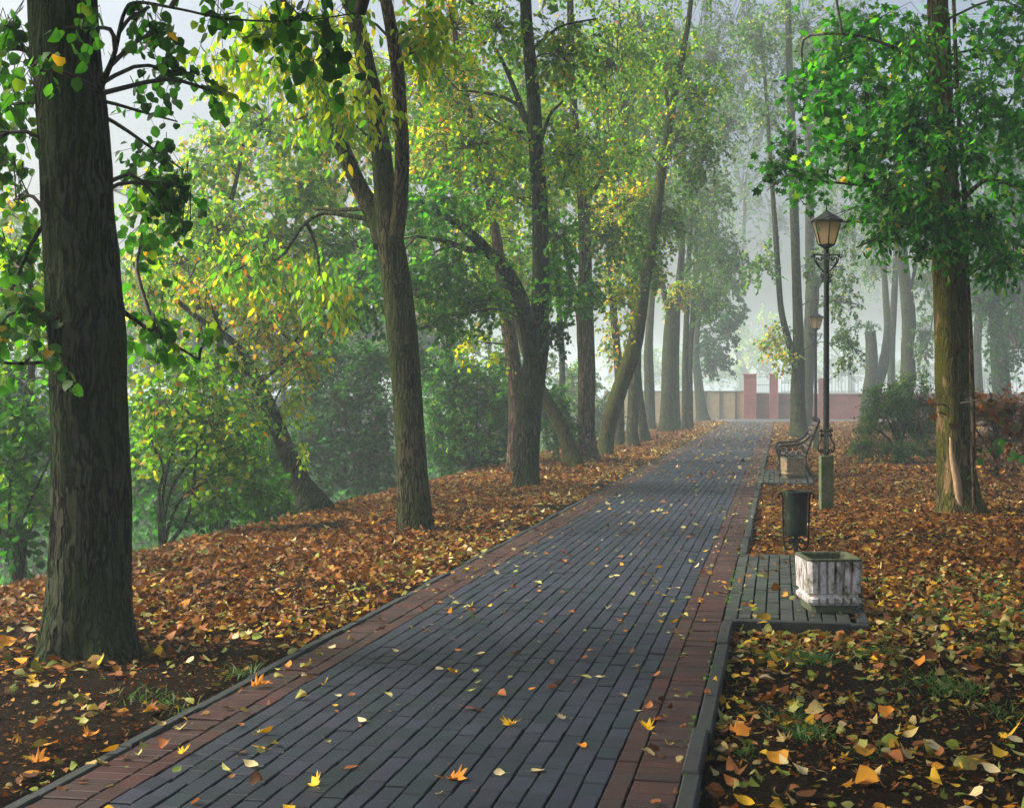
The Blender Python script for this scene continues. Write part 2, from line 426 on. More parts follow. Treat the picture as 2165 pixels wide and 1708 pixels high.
for (a, b) in (P1, P2):
    pavers(g, -0.396, PX - 0.096, a + 0.085, b - 0.085, 0.1, 0.2, 0.012, 0.006, [(0.034, 0.040, 0.037), (0.042, 0.046, 0.044), (0.030, 0.040, 0.032)], True, 0.0, 0.003)
tag(g.build("bench_bay_paving", M['brick'], smooth=False), kind="structure")
g = Geo()
for (a, b) in (P1, P2): g.box(-0.4, PX - 0.08, a + 0.08, b - 0.08, -0.2, -0.017)
tag(g.build("bench_bay_bed", M['joint']), kind="structure")
g = Geo()
def kerbrun(ax, a0, a1, c0, c1, top=0.008, step=0.8, bot=-0.25):
    t = a0
    while t < a1 - 1e-6:
        e = min(a1, t + step); z = top + rng.normal(0, 0.005); s = rng.normal(0, 0.004)
        if ax == 'y': g.box(c0 + s, c1 + s, t + 0.004, e - 0.004, bot, z, bev=0.008)
        else: g.box(t + 0.002, e - 0.002, c0 + s, c1 + s, bot, z, bev=0.006)
        t = e
kerbrun('y', PY0, PY1, -2.965, -2.903)
for a, b in ((PY0, P1[0]), (P1[1], P2[0]), (P2[1], PY1)): kerbrun('y', a, b, -0.397, -0.322)
for (a, b) in (P1, P2):
    kerbrun('x', -0.319, PX, a, a + 0.078); kerbrun('x', -0.318, PX, b - 0.078, b)
    kerbrun('y', a + 0.081, b - 0.081, PX - 0.078, PX)
tag(g.build("kerb", M['kerb'], smooth=False), kind="structure")
# cross path at the far end
g = Geo()
g.add([(-6, 84.02, 0.0), (60, 84.02, 0.0), (60, 92.5, 0.0), (-6, 92.5, 0.0)], [(0, 1, 2, 3)], (0.075, 0.078, 0.088))
tag(g.build("cross_path", M['brick']), kind="structure")

# ------------------------------------------------------------------ leaves
def tmpl_ovate(wd=0.34, heart=0.0):
    ys_ = np.array([0.0, 0.18, 0.45, 0.75, 1.0]); wx = np.array([0, 0.82, 1.0, 0.6, 0]) * wd
    v = [(0, 0, 0), (0, 1, 0)]
    mid = [(0, y, 0) for y in ys_[1:4]]; lf = [(-x, y - (heart if k == 0 else 0), 0) for k, (x, y) in enumerate(zip(wx[1:4], ys_[1:4]))]
    rt = [(-a, b, c) for a, b, c in lf]
    v = np.array(v + mid + lf + rt, dtype=float)   # 0 base 1 tip 2-4 mid 5-7 L 8-10 R
    f = np.array([(0,2,5),(0,8,2),(2,3,6),(2,6,5),(2,8,9),(2,9,3),(3,4,7),(3,7,6),(3,9,10),(3,10,4),(4,1,7),(4,10,1)])
    return v, f
def tmpl_kite(wd=0.32):
    return np.array([(0, 0, 0), (-wd, 0.42, 0.0), (0, 1, 0), (wd, 0.42, 0.0)], dtype=float), np.array([(0, 2, 1), (0, 3, 2)])
def tmpl_maple():
    ang = np.radians([-90, -62, -28, -18, 2, 12, 24, 38, 50, 62, 74, 90, 106, 118, 130, 142, 156, 168, 178, 198, 208, 242])
    rad = np.array([.12, .34, .50, .30, .40, .62, .40, .56, .72, .46, .58, .80, .58, .46, .72, .56, .40, .62, .40, .30, .50, .34])
    rad = rad * 0.72
    v = np.stack([rad * np.cos(ang), 0.42 + rad * np.sin(ang), np.zeros(len(ang))], -1)
    v = np.vstack([[0, 0.42, 0], v]); k = np.arange(1, len(v))
    f = np.stack([np.zeros(len(k), int), k, np.roll(k, -1)], -1)
    return v, f
TM = {'ovate': tmpl_ovate(), 'slim': tmpl_ovate(0.2), 'heart': tmpl_ovate(0.46, 0.12), 'kite': tmpl_kite(), 'kitew': tmpl_kite(0.42), 'kites': tmpl_kite(0.2), 'maple': tmpl_maple()}
def norm(a): return a / (np.linalg.norm(a, axis=-1, keepdims=True) + 1e-12)
def inst(g, tm, pos, T, N, size, curl, cols, mat=0):
    V, F = TM[tm]; n_ = len(pos)
    if n_ == 0: return
    T = norm(T); N = norm(N - T * np.sum(N * T, -1, keepdims=True)); X = np.cross(T, N)
    x = V[None, :, 0]; y = V[None, :, 1]
    z = curl[:, 0:1] * x * x * 2 + curl[:, 1:2] * (y - 0.3) ** 2 + curl[:, 2:3] * x * y * 1.5
    if tm.startswith('kite'): z = z + np.abs(x) * curl[:, 0:1]
    s = size[:, None, None]
    P = pos[:, None] + s * (x[..., None] * X[:, None] + y[..., None] * T[:, None] + z[..., None] * N[:, None])
    f = F[None] + (np.arange(n_) * len(V))[:, None, None]
    g.add(P.reshape(-1, 3), f.reshape(-1, 3), np.repeat(cols, len(V), 0), mat)

def rand_unit(n_):
    return norm(rng.normal(size=(n_, 3)))
PAL = {
 'green':   ([(0.028,0.130,0.010),(0.048,0.180,0.014),(0.016,0.085,0.010),(0.15,0.25,0.02)], [.4,.35,.18,.07]),
 'lush':    ([(0.024,0.155,0.011),(0.042,0.215,0.016),(0.013,0.090,0.010),(0.18,0.31,0.045),(0.45,0.27,0.02)], [.38,.36,.17,.085,.005]),
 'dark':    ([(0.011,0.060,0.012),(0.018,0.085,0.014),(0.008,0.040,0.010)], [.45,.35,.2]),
 'yellow':  ([(0.27,0.34,0.012),(0.44,0.36,0.012),(0.13,0.27,0.012),(0.05,0.17,0.014)], [.34,.16,.34,.16]),
 'mixed':   ([(0.060,0.180,0.014),(0.13,0.26,0.018),(0.32,0.32,0.020),(0.024,0.105,0.014),(0.36,0.16,0.02)], [.38,.31,.14,.15,.02]),
 'autumn':  ([(0.12,0.23,0.016),(0.36,0.32,0.02),(0.40,0.20,0.02),(0.045,0.145,0.014),(0.30,0.10,0.025)], [.35,.27,.08,.26,.04]),
 'linden':  ([(0.020,0.095,0.010),(0.040,0.150,0.014),(0.12,0.22,0.02),(0.45,0.27,0.02)], [.5,.35,.135,.015]),
 'dark_olive':   ([(0.022,0.070,0.012),(0.034,0.095,0.014),(0.014,0.045,0.010),(0.09,0.11,0.02)], [.4,.3,.25,.05]),  # dark olive leaf greens of the shrub behind the lamp post
 'rust':    ([(0.085,0.030,0.013),(0.045,0.020,0.010),(0.15,0.045,0.015),(0.04,0.05,0.015)], [.4,.35,.1,.15]),
 'olive':   ([(0.038,0.115,0.014),(0.065,0.150,0.018),(0.20,0.21,0.022),(0.022,0.070,0.012)], [.42,.3,.07,.21]),
}
def pick(pal, n_, jit=0.25):
    c, p = PAL[pal]; c = np.array(c); p = np.array(p) / np.sum(p)
    return c[rng.choice(len(c), n_, p=p)] * rng.uniform(1 - jit, 1 + jit, (n_, 1))

# ------------------------------------------------------------------ trees
LEAVES = [0]
COV = 4.4
def crown_geo(g, blobs, wood, tm, size, pal, cov=1.5, lpt=12, droop=0.35, tlen=0.5, branch_r=0.022, flat=0.5, twigs=True):
    """blobs: (centre3, (rx, ry, rz), pal or None, cov or None). wood: Nx3 attachment points."""
    wood = np.asarray(wood)
    area = {'kite': .32, 'kitew': .42, 'kites': .2, 'ovate': .42, 'slim': .25, 'heart': .55, 'maple': .62}[tm]
    for (c, r, bp, bc) in blobs:
        c = np.asarray(c, float); r = np.asarray(r, float)
        bc = (cov if bc is None else bc) * COV; bp_ = bp or pal
        n_l = bc * pi * math.sqrt(r[0] * r[1]) * r[2] / (area * size * size)
        n_t = max(3, int(n_l / lpt))
        u = rand_unit(n_t); rad = rng.random(n_t)[:, None] ** (1 / 2.3) * rng.uniform(0.85, 1.15, (n_t, 1))
        rad = rad * (0.62 + 0.75 * vnoise(u[:, 0:1] * 2.2 + c[0] * 3 + 90, u[:, 1:2] * 2.2 + c[1] * 3 + 90, u[:, 2:3] * 2.2 + 20))
        p = c + u * rad * r
        fq = 1.1 / max(.35, min(r) * .55)
        kp = vnoise(p[:, 0] * fq + 70, p[:, 1] * fq + 70, p[:, 2] * fq + 30) > rng.uniform(.30, .44, n_t)
        p, u = p[kp], u[kp]; n_t = len(p)
        if n_t == 0: continue
        d = norm(u * 0.8 + rand_unit(n_t) * 0.7 + np.array([0, 0, -droop]))
        tl = tlen * rng.uniform(0.6, 1.3, n_t)
        a = p - d * tl[:, None] * 0.5
        sag = np.array([0, 0, -1.0]) * (0.22 * droop * tl)[:, None]
        k = np.repeat(np.arange(n_t), lpt); n_ = len(k)
        s = np.tile((np.arange(lpt) + 0.6) / lpt, n_t) + rng.normal(0, 0.04, n_)
        lp = a[k] + d[k] * (tl[k] * s)[:, None] + sag[k] * (s ** 2)[:, None] + rng.normal(0, 0.25 * size, (n_, 3))
        side = norm(np.cross(d, np.array([0, 0, 1.0])))[k] * np.where(np.arange(n_) % 2, 1, -1)[:, None]
        T = norm(d[k] * 0.55 + side * 0.8 + rand_unit(n_) * 0.55 + np.array([0, 0, -droop * 1.2]))
        N = norm(np.array([0, 0, 1.0]) * flat + rand_unit(n_) * 0.75 + u[k] * 0.25)
        inst(g, tm, lp, T, N, size * rng.uniform(0.65, 1.25, n_), rng.normal(0, 0.28, (n_, 3)), pick(bp_, n_) * rng.uniform(0.85, 1.15), 0)
        LEAVES[0] += n_
        if twigs and len(wood):
            q = wood[np.argmin(np.sum((wood - c) ** 2 * np.array([1, 1, 1.0]) + np.maximum(wood[:, 2:3] - c[2] + 0.2, 0) ** 2 * np.array([0, 0, 2.0]), 1))]
            L = np.linalg.norm(c - q)
            mid = (q + c) / 2 + np.array([0, 0, 0.12 * L]) + rng.normal(0, 0.07 * L, 3)
            bpth = catmull([q, mid, c, c + (c - mid) * 0.7], 10)
            g.add(*tube(bpth, np.linspace(branch_r * min(1.6, 0.6 + 0.3 * L), 0.006, 10), 5, False), col=(1, 1, 1), mat=1)
            st = bpth[rng.integers(4, 10, n_t)]
            # bent thin twigs from the branch out to each spray
            e = a + d * tl[:, None] + sag
            midp = a + rng.normal(0, 0.08, (n_t, 3)) * np.linalg.norm(a - st, axis=1)[:, None]
            rr = 0.0035 + 0.0018 * np.linalg.norm(a - st, axis=1) * 2
            ring = np.array([(0, 1), (0.87, -0.5), (-0.87, -0.5)])
            dv = norm(e - st); s1 = norm(np.cross(dv, np.array([0.3, 0.5, 0.8]))); s2 = np.cross(dv, s1)
            V = []
            for pt, rk in ((st, 1.2), (midp, 0.8), (e, 0.4)):
                for cx_, cy_ in ring: V.append(pt + (s1 * cx_ + s2 * cy_) * (rr * rk)[:, None])
            V = np.stack(V, 1); F = []
            for l in range(2):
                for c_ in range(3): F.append((l*3+c_, l*3+(c_+1) % 3, l*3+(c_+1) % 3+3, l*3+c_+3))
            F = np.array(F)[None] + (np.arange(n_t) * 9)[:, None, None]
            g.add(V.reshape(-1, 3), F.reshape(-1, 4), (1, 1, 1), 1)

def limb(pts, d0, ddepth=None, scale=1.0):
    """pixel polyline (px, py, width px) at depth d0 -> 3D points and radii"""
    P = []; r = []
    for k, (px, py, wpx) in enumerate(pts):
        d = d0 + (0 if ddepth is None else ddepth * k / (len(pts) - 1))
        P.append(at(px, py, d)); r.append(0.5 * wpx * d / FPX * scale)
    return np.array(P), np.array(r)

def bark_rmod(amp, k, fz=2.2, seed=0.0):
    def f(P, th):
        a = np.cos(th)[None, :]; b = np.sin(th)[None, :]; z = P[:, 2:3]
        n1 = vnoise(a * k + 20 + seed, b * k + 20, z * fz + 10)
        n2 = vnoise(a * k * 2.3 + 31, b * k * 2.3 + 31 + seed, z * fz * 1.5 + 10)
        n3 = vnoise(a * 1.2 + 5 + seed, b * 1.2 + 5, z * 0.9 + 10)
        rid = 1 - np.abs(2 * n1 - 1)
        return 1 + amp * (rid - 0.6) + amp * 0.5 * (n2 - 0.5) + 0.16 * (n3 - 0.5)
    return f

def tree(name, label, trunk, branches=(), blobs=(), bark='bark', tm='kite', size=0.09, pal='green', cov=1.5, seg=14, ridg=0.05, rk=3.0,
         lpt=12, droop=0.35, tlen=0.5, group=None, up=3.0, flare=0.45, ddepth=None, base_z=None, over=None, twigs=True, bare=None):
    bx, by = trunk[0][:2]
    base = gp(bx, by, -0.02) if base_z is None else base_z
    d0 = depth_of(base)
    P, r = limb(trunk, d0, ddepth, .91)
    base = P[0].copy()
    # carry the stem on above the picture
    if up > 0:
        v = P[-1] - P[-2]; v = v / np.linalg.norm(v); v = norm(v + np.array([0, 0, 0.6]))
        P = np.vstack([P, P[-1] + v * up]); r = np.append(r, r[-1] * 0.45)
    L = np.sum(np.linalg.norm(np.diff(P, axis=0), axis=1)); n_ = int(max(14, L / (0.05 if seg > 30 else 0.12)))
    PP = catmull(np.column_stack([P, r]), n_); pts, rad = PP[:, :3], np.maximum(PP[:, 3], 0.004)
    hgt = pts[:, 2] - base[2]
    rad = rad * (1 + flare * np.exp(-np.maximum(hgt, 0) / 0.22))
    pts = np.vstack([pts[0] - np.array([0, 0, 0.25]), pts]); rad = np.append(rad[0] * 1.12, rad)
    root = thing(name, label, "tree", base, group)
    sd = rng.uniform(0, 30)
    g = Geo(); v, f = tube(pts, rad, seg, True, bark_rmod(ridg, rk, seed=sd))
    if flare > 0.2:  # root swellings
        hh = v[:, 2] - base[2]; c2 = base[:2]; an = np.arctan2(v[:, 1] - c2[1], v[:, 0] - c2[0])
        k = (np.sin(an * 3 + sd) * 0.5 + np.sin(an * 5 + sd * 2) * 0.35) * np.exp(-np.maximum(hh, 0) / 0.13) * rad[1] * 0.28
        v[:, 0] += np.cos(an) * k; v[:, 1] += np.sin(an) * k
    g.add(v, f); g.build("trunk", M[bark], root, base)
    wood = [pts[len(pts)//4:]]
    for b in branches:
        bd = d0 + (b[1] if isinstance(b[1], (int, float)) else 0); bp_ = b[0]
        Pb, rb = limb(bp_, bd, b[2] if len(b) > 2 else None, .90)
        nb = int(max(10, len(bp_) * 7)); Q = catmull(np.column_stack([Pb, rb]), nb)
        g = Geo(); g.add(*tube(Q[:, :3], np.maximum(Q[:, 3], 0.004), max(8, seg * 2 // 3), True, bark_rmod(ridg, rk, seed=sd + 3)))
        g.build("branch", M[b[3] if len(b) > 3 else bark], root, base); wood.append(Q[:, :3])
    wood = np.vstack(wood)
    if blobs:
        B = []
        for b in blobs:
            px, py, dd, rx, ry = b[:5]; d = d0 + dd
            c = at(px, py, d); k = d / FPX
            B.append((c, (rx * k, 0.5 * (rx + ry) * k * 1.1, ry * k), b[5] if len(b) > 5 else None, b[6] if len(b) > 6 else None))
        g = Geo(); crown_geo(g, B, wood, tm, size, pal, cov, lpt, droop, tlen, twigs=twigs)
        if over is not None:   # unseen rest of the crown, added and sized to shadow the ground below
            ox_, oy_, oz_, r_, h_, cv_ = over
            for q in range(7):
                an = q * 2 * pi / 6 + sd; rr_ = 0 if q == 6 else r_ * .58
                crown_geo(g, [(base + np.array([ox_ + rr_ * cos(an), oy_ + rr_ * sin(an), oz_ + rng.uniform(-.5, .5) + (h_ * .4 if q == 6 else 0)]), (r_ * .5, r_ * .5, h_), None, cv_)], wood, 'kitew', .19, pal, 1, 12, .4, .8)
        g.build("crown", [M['leaf'], M['twig']], root, base)
    if bare is not None:
        g = Geo(); Pb, rb = limb(bare, d0 - rad[4] * 0.86); Q = catmull(np.column_stack([Pb, rb]), 16)
        v, f = tube(Q[:, :3], np.maximum(Q[:, 3], 0.003), 10, True, bark_rmod(0.25, 2.0, seed=sd))
        g.add(v, f); g.build("bare_wood", M['bare'], root, base)
    return root

# near linden at the left edge
tree("linden_tree", "very thick dark furrowed trunk at the left edge, nearest tree to the camera", 
     [(192,1382,196),(190,1300,190),(194,1150,180),(196,1000,176),(190,850,174),(186,700,176),(178,600,174),(163,420,166),(150,250,160),(138,100,154),(132,0,152)],
     [([(170,440,20),(90,480,12),(30,600,8),(-10,720,5)],0.1,-0.4), ([(205,200,20),(240,120,12),(262,30,9),(290,6,8),(380,20,6),(480,40,5),(620,45,4),(760,28,3)],-0.1,-1.4),
      ([(150,215,24),(60,108,16),(-30,112,12)],0.2,0.2), ([(185,740,14),(120,762,9),(20,768,7),(-60,750,5)],-0.1,-0.5),([(235,640,14),(320,700,8),(420,760,5)],0.1,0.6)],
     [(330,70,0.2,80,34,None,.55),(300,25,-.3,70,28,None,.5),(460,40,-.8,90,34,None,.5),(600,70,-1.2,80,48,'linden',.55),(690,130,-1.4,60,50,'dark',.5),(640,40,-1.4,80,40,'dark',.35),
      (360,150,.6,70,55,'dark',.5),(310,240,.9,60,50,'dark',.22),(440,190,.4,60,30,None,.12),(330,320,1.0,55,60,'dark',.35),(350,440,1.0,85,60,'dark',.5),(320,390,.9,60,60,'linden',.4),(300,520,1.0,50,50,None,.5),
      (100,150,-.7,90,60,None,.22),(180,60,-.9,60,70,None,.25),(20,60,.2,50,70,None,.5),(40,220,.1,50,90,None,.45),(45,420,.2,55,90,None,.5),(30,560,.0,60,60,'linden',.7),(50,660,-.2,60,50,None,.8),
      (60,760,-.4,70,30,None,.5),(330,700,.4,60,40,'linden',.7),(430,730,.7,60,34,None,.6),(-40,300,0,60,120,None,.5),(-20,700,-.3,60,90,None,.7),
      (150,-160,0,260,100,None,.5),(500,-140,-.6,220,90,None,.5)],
     bark='bark_dark', tm='heart', size=.074, pal='linden', seg=96, ridg=.075, rk=5.5, lpt=7, droop=.9, tlen=.34, up=4.5, flare=.22, over=(.5, -3.0, 8.5, 7.0, 1.7, 1.2))

# forked tree beside the path
tree("ash_tree", "forked trunk in three limbs with bright yellow leaves, standing alone beside the path",
     [(880,1122,80),(872,1000,72),(862,850,70),(848,700,71),(838,600,70),(824,510,68),(818,450,58),(806,330,46),(792,230,44),(772,130,42),(742,0,40),(735,-40,38)],
     [([(812,520,50),(800,470,52),(762,400,40),(726,320,36),(690,230,33),(655,140,28),(618,60,24),(590,-10,20)],.0,.5),
      ([(838,500,36),(846,430,36),(850,330,34),(846,240,33),(840,150,32),(830,80,30),(814,-10,28)],-.15,-.4,'bark_warm'),
      ([(790,466,14),(735,456,11),(680,452,9),(640,478,9),(612,520,8),(585,548,6),(520,560,4),(450,610,2)],.3,1.6,'bark_dark'),
      ([(648,470,10),(668,520,6),(676,580,6),(668,640,5),(640,700,3)],1.0,.4),
      ([(610,525,8),(560,520,6),(500,540,4),(420,520,3)],1.6,.8),
      ([(775,440,12),(720,444,10),(660,440,8)],.2,1.0)],
     [(560,60,-.6,100,60,None,.7),(640,150,-.5,90,70,'yellow',.8),(700,60,-.8,90,60,None,.7),(770,220,-.9,75,60,'yellow',.9),(790,290,-1.0,50,40,'yellow',.7),(500,130,-.2,80,50,'yellow',.5),
      (880,110,-.4,80,70,None,.7),(930,60,-.2,80,60,'yellow',.5),(720,270,-.6,60,60,None,.7),(640,250,.3,80,60,'mixed',.5),
      (560,560,1.6,110,70,'mixed',.5),(680,600,1.2,70,80,'mixed',.5),(470,560,2.2,80,60,'mixed',.5),
      (700,-160,0,260,110,None,.6),(940,-120,0,180,80,None,.5)],
     bark='bark', tm='slim', size=.135, pal='yellow', cov=.8, seg=40, ridg=.06, rk=4.0, lpt=9, droop=.9, tlen=.42, up=3.5, flare=.16, over=(-.8, -1.5, 9.4, 3.8, 1.4, .8))

# dark leaning tree with the second limb
tree("maple_tree", "tall dark straight trunk with a thick limb arching left over the bank",
     [(1114,1030,56),(1116,950,54),(1122,850,56),(1132,750,56),(1140,680,46),(1143,560,40),(1141,430,37),(1134,320,35),(1127,200,32),(1117,90,28),(1110,-20,26)],
     [([(1126,760,36),(1116,690,36),(1096,620,34),(1066,568,32),(1030,530,27),(990,490,22),(945,460,15),(890,430,8)],-.1,-1.2),
      ([(1030,532,20),(985,526,16),(940,510,10),(880,500,6)],-.6,-.5),
      ([(1132,300,16),(1108,245,15),(1088,190,12),(1062,130,9),(1020,60,7),(1000,10,5)],.1,.6),
      ([(1100,225,10),(1060,205,8),(1010,195,6),(970,192,3)],.3,.3), ([(1134,340,10),(1160,250,8),(1190,215,5)],0,-.4),
      ([(1110,120,9),(1180,60,6),(1260,40,4)],0,-.5),([(1105,280,9),(1070,270,7),(1020,240,4)],0,.3)],
     [(900,150,-.6,110,90,None,.55),(1000,300,-.2,110,80,None,.6),(900,430,-1.0,110,70,'green',.9),(960,560,-1.0,90,60,'green',1.0),(880,600,-1.2,90,60,'green',1.0),(1000,640,-.6,90,55,'green',1.0),(940,680,-.9,80,40,'green',.9),(1060,640,.2,60,40,None,.8),
      (1185,690,-.4,40,34,'dark',.9),(1190,620,0,60,60,'green',.9),(1200,330,0,90,90,None,.6),(1180,120,.2,100,90,None,.6),(1050,60,0,90,70,None,.6),(1090,420,.5,80,80,None,.5),(1180,500,.2,70,70,'green',.7),(790,560,-1.4,80,60,'green',.7),(760,640,-1.4,90,60,'green',.9),(700,690,-1.6,60,50,'green',.8),
      (1080,-140,0,260,100,None,.6)],
     bark='bark_dark', tm='kitew', size=0.094, pal='mixed', cov=.7, seg=32, ridg=.06, rk=3.6, droop=.5, tlen=.5, up=4.5, flare=.22, over=(-1.5, 0, 10.5, 3.5, 1.4, .5))
tree("maple_tree", "warm brown trunk half hidden behind the dark straight trunk with the arching limb",
     [(1086,1002,36),(1090,930,34),(1092,850,36),(1086,770,34),(1074,690,32),(1062,600,27),(1052,520,24),(1034,420,20),(1010,320,17),(985,200,14),(960,60,12)],
     [([(1045,480,12),(1062,400,10),(1085,330,6)],0,.4)],
     [(1000,720,-.6,34,34,'yellow',.9),(1040,760,-.5,26,20,'yellow',.7),(960,220,0,110,100,None,.55),(1030,380,.4,110,100,'mixed',.6),(930,330,.5,90,90,None,.6),(960,60,.5,110,90,None,.6),(1030,560,.5,70,70,'mixed',.6)],
     bark='bark_warm', tm='kitew', size=0.098, pal='autumn', cov=.7, seg=24, droop=.5, up=3, flare=.3)
tree("leaning_tree", "short thick mossy trunk slanting left from the bank behind the dark straight trunk",
     [(1216,990,40),(1200,938,36),(1180,890,33),(1160,856,30),(1140,815,27),(1110,740,22),(1080,640,16),(1050,540,10)], [],
     [(1050,500,0,90,60,None,.7),(1090,580,0,70,60,None,.7)], bark='bark_moss', tm='kitew', size=0.098, pal='mixed', seg=20, up=1.0, flare=.3)
tree("linden_tree", "upright pale trunk with warm peeling bark just right of the slanting trunk",
     [(1242,975,48),(1240,900,40),(1240,800,42),(1238,700,40),(1237,600,34),(1237,520,30),(1232,430,25),(1222,330,22),(1213,230,19),(1208,110,17),(1206,0,15)],
     [([(1232,720,20),(1220,640,16),(1200,560,12),(1190,480,8)],.3,.4,'bark_warm'),([(1236,440,10),(1270,380,8),(1300,330,4)],0,-.3)],
     [(1290,140,0,100,100,None,.6),(1280,330,0,100,90,None,.6),(1290,500,-.3,80,70,'olive',.6),(1150,420,.6,70,90,None,.5),(1250,610,-.4,40,50,'green',.7),(1170,250,.8,90,90,None,.5),(1280,-60,0,180,80,None,.6),(1310,640,.3,50,50,'autumn',.5)],
     bark='bark_warm', tm='kitew', size=0.107, pal='mixed', cov=.7, seg=22, droop=.6, up=4, flare=.45)
tree("linden_tree", "mossy curved trunk leaning right over the path with a forked top",
     [(1279,962,36),(1284,915,34),(1296,865,36),(1318,800,37),(1340,735,36),(1352,670,32),(1362,600,28),(1376,530,26),(1388,450,24),(1400,360,21),(1414,270,18),(1430,180,16),(1448,90,13),(1462,-10,11)],
     [([(1416,270,9),(1410,200,8),(1396,130,6),(1384,60,4)],0,.3),([(1398,350,7),(1360,320,5),(1320,318,3)],0,.4)],
     [(1400,130,0,90,90,None,.6),(1420,300,.3,90,90,None,.6),(1390,460,.4,80,70,'olive',.6),(1480,200,-.3,70,80,None,.55),(1480,330,-.3,60,70,'olive',.5),(1320,430,.6,70,80,'autumn',.5),(1350,560,.4,70,60,'olive',.6),(1440,-60,0,150,80,None,.6)],
     bark='bark_moss', tm='kitew', size=0.107, pal='mixed', cov=.65, seg=22, droop=.6, up=4, flare=.25)
AV = "trees lining the left side of the path"
def avenue(label, x, y, wpx, tops, blobs, bark='bark', pal='olive', cov=.6, size=.125, br=(), name="linden_tree", **k):
    tree(name, label, [(x, y, wpx)] + tops, br, blobs, bark=bark, tm='kitew', size=size, pal=pal, cov=cov, seg=16, droop=.6, up=4, flare=.35, group=AV, **k)
avenue("slim trunk seen just right of the mossy curved trunk, behind it", 1308, 943, 26, [(1310,870,22),(1308,780,20),(1300,690,18),(1292,600,14),(1284,480,11),(1270,330,8)], [(1290,420,0,70,90,'autumn'),(1300,250,0,80,90),(1240,160,0,70,90),(1300,720,0,44,50,'autumn',.5),(1290,600,0,44,50,'autumn',.5)], pal='mixed')
avenue("stout grey trunk behind the mossy curved trunk, ivy-free and upright with flared foot", 1337, 946, 32, [(1337,900,27),(1342,800,28),(1344,720,26),(1342,620,22),(1334,500,17),(1326,380,13),(1318,240,9)], [(1340,360,0,70,80),(1330,200,0,80,90),(1350,60,0,80,80),(1330,520,0,50,60,'autumn')], pal='mixed')
avenue("trunk leaning away to the left behind the stout grey trunk", 1364, 935, 26, [(1358,890,20),(1350,820,18),(1346,740,16),(1342,640,13),(1336,520,9)], [(1370,560,0,44,60,'autumn'),(1360,420,0,60,70)], cov=.5)
avenue("twin-looking thin dark trunk left of the burly trunk far along the path", 1374, 908, 26, [(1374,860,25),(1372,800,24),(1372,720,20),(1378,620,16),(1384,500,12),(1390,350,9)], [(1400,420,0,60,80),(1390,250,0,70,90),(1420,90,0,80,80)], cov=.55)
avenue("burly trunk with bulging shoulder and stubby fork at the far end of the left row", 1413, 915, 46, [(1412,880,38),(1414,820,34),(1416,760,36),(1420,690,36),(1424,650,30),(1436,600,20),(1442,520,13),(1446,420,9)],
       [(1440,470,0,60,70),(1470,380,0,60,70),(1450,230,0,70,90),(1500,130,0,60,80),(1440,620,0,50,50,'autumn',.5),(1480,560,0,44,60)], br=[([(1418,670,18),(1400,600,14),(1392,520,9),(1386,430,6)],0,.3)], cov=.55)
avenue("thin bluish trunk between the burly trunk and the pair at the end of the row", 1431, 909, 20, [(1430,860,16),(1430,790,14),(1432,700,12),(1438,560,9),(1446,420,6)], [(1490,480,0,50,70),(1470,640,0,40,50)], cov=.5)
avenue("dark slim trunk, left of the touching pair near the end of the row", 1447, 911, 16, [(1448,850,15),(1449,760,15),(1452,660,14),(1456,540,11),(1462,400,8)], [(1510,420,0,50,80),(1530,260,0,50,90)], cov=.5)
avenue("dark slim trunk, right of the touching pair near the end of the row", 1460, 909, 14, [(1459,850,13),(1459,760,12),(1466,640,11),(1474,480,8)], [(1540,560,0,50,60),(1500,640,0,50,50)], cov=.55)
avenue("last trunk of the left row beside the beige wall, with a dark drooping crown", 1485, 891, 30, [(1482,860,25),(1476,800,21),(1470,740,18),(1480,640,14),(1500,520,10)], [(1520,700,0,50,40,'dark',1.0),(1548,668,0,40,40,'dark',.9),(1500,750,0,44,40,'dark',1.0),(1520,775,0,30,22,'dark',.9),(1530,600,0,60,50,'dark',.8),(1500,520,0,60,60,None,.6)], pal='dark', size=.2, name="maple_tree")

# leaning tree on the bank edge
tree("leaning_tree", "dark trunk leaning left over the bank with yellow and orange leaves above it",
     [(662,1072,66),(636,1020,46),(608,960,42),(582,890,36),(560,840,32),(538,795,26),(512,745,20),(470,705,15),(430,680,13),(385,645,11),(350,610,6)],
     [([(520,790,14),(480,770,12),(430,760,9),(380,730,6)],.1,.3),([(548,815,10),(600,760,7),(640,700,5),(690,650,3)],0,.4),([(600,950,6),(570,900,5),(590,830,4),(640,780,2)],-.2,-.2),([(470,705,9),(440,640,6),(400,590,4)],0,.3)],
     [(420,650,0,100,70,'autumn',.55),(560,690,.2,100,80,'autumn',.7),(630,760,.1,70,70,'autumn',.7),(480,790,-.2,90,50,'mixed',.7),(690,640,.6,80,70,'autumn',.6),(620,850,0,50,40,'yellow',.5),(380,560,.8,80,70,'mixed',.5),(520,590,.8,100,60,'autumn',.55),(540,860,-.4,50,50,'mixed',.5),(310,620,.6,50,60,'mixed',.5),(640,950,-.6,30,26,'yellow',.3),(460,480,1.5,110,80,'mixed',.55)],
     bark='bark_dark', tm='ovate', size=.08, pal='autumn', cov=.6, seg=28, ridg=.08, rk=3.2, lpt=9, droop=.6, tlen=.45, up=0, flare=.35)

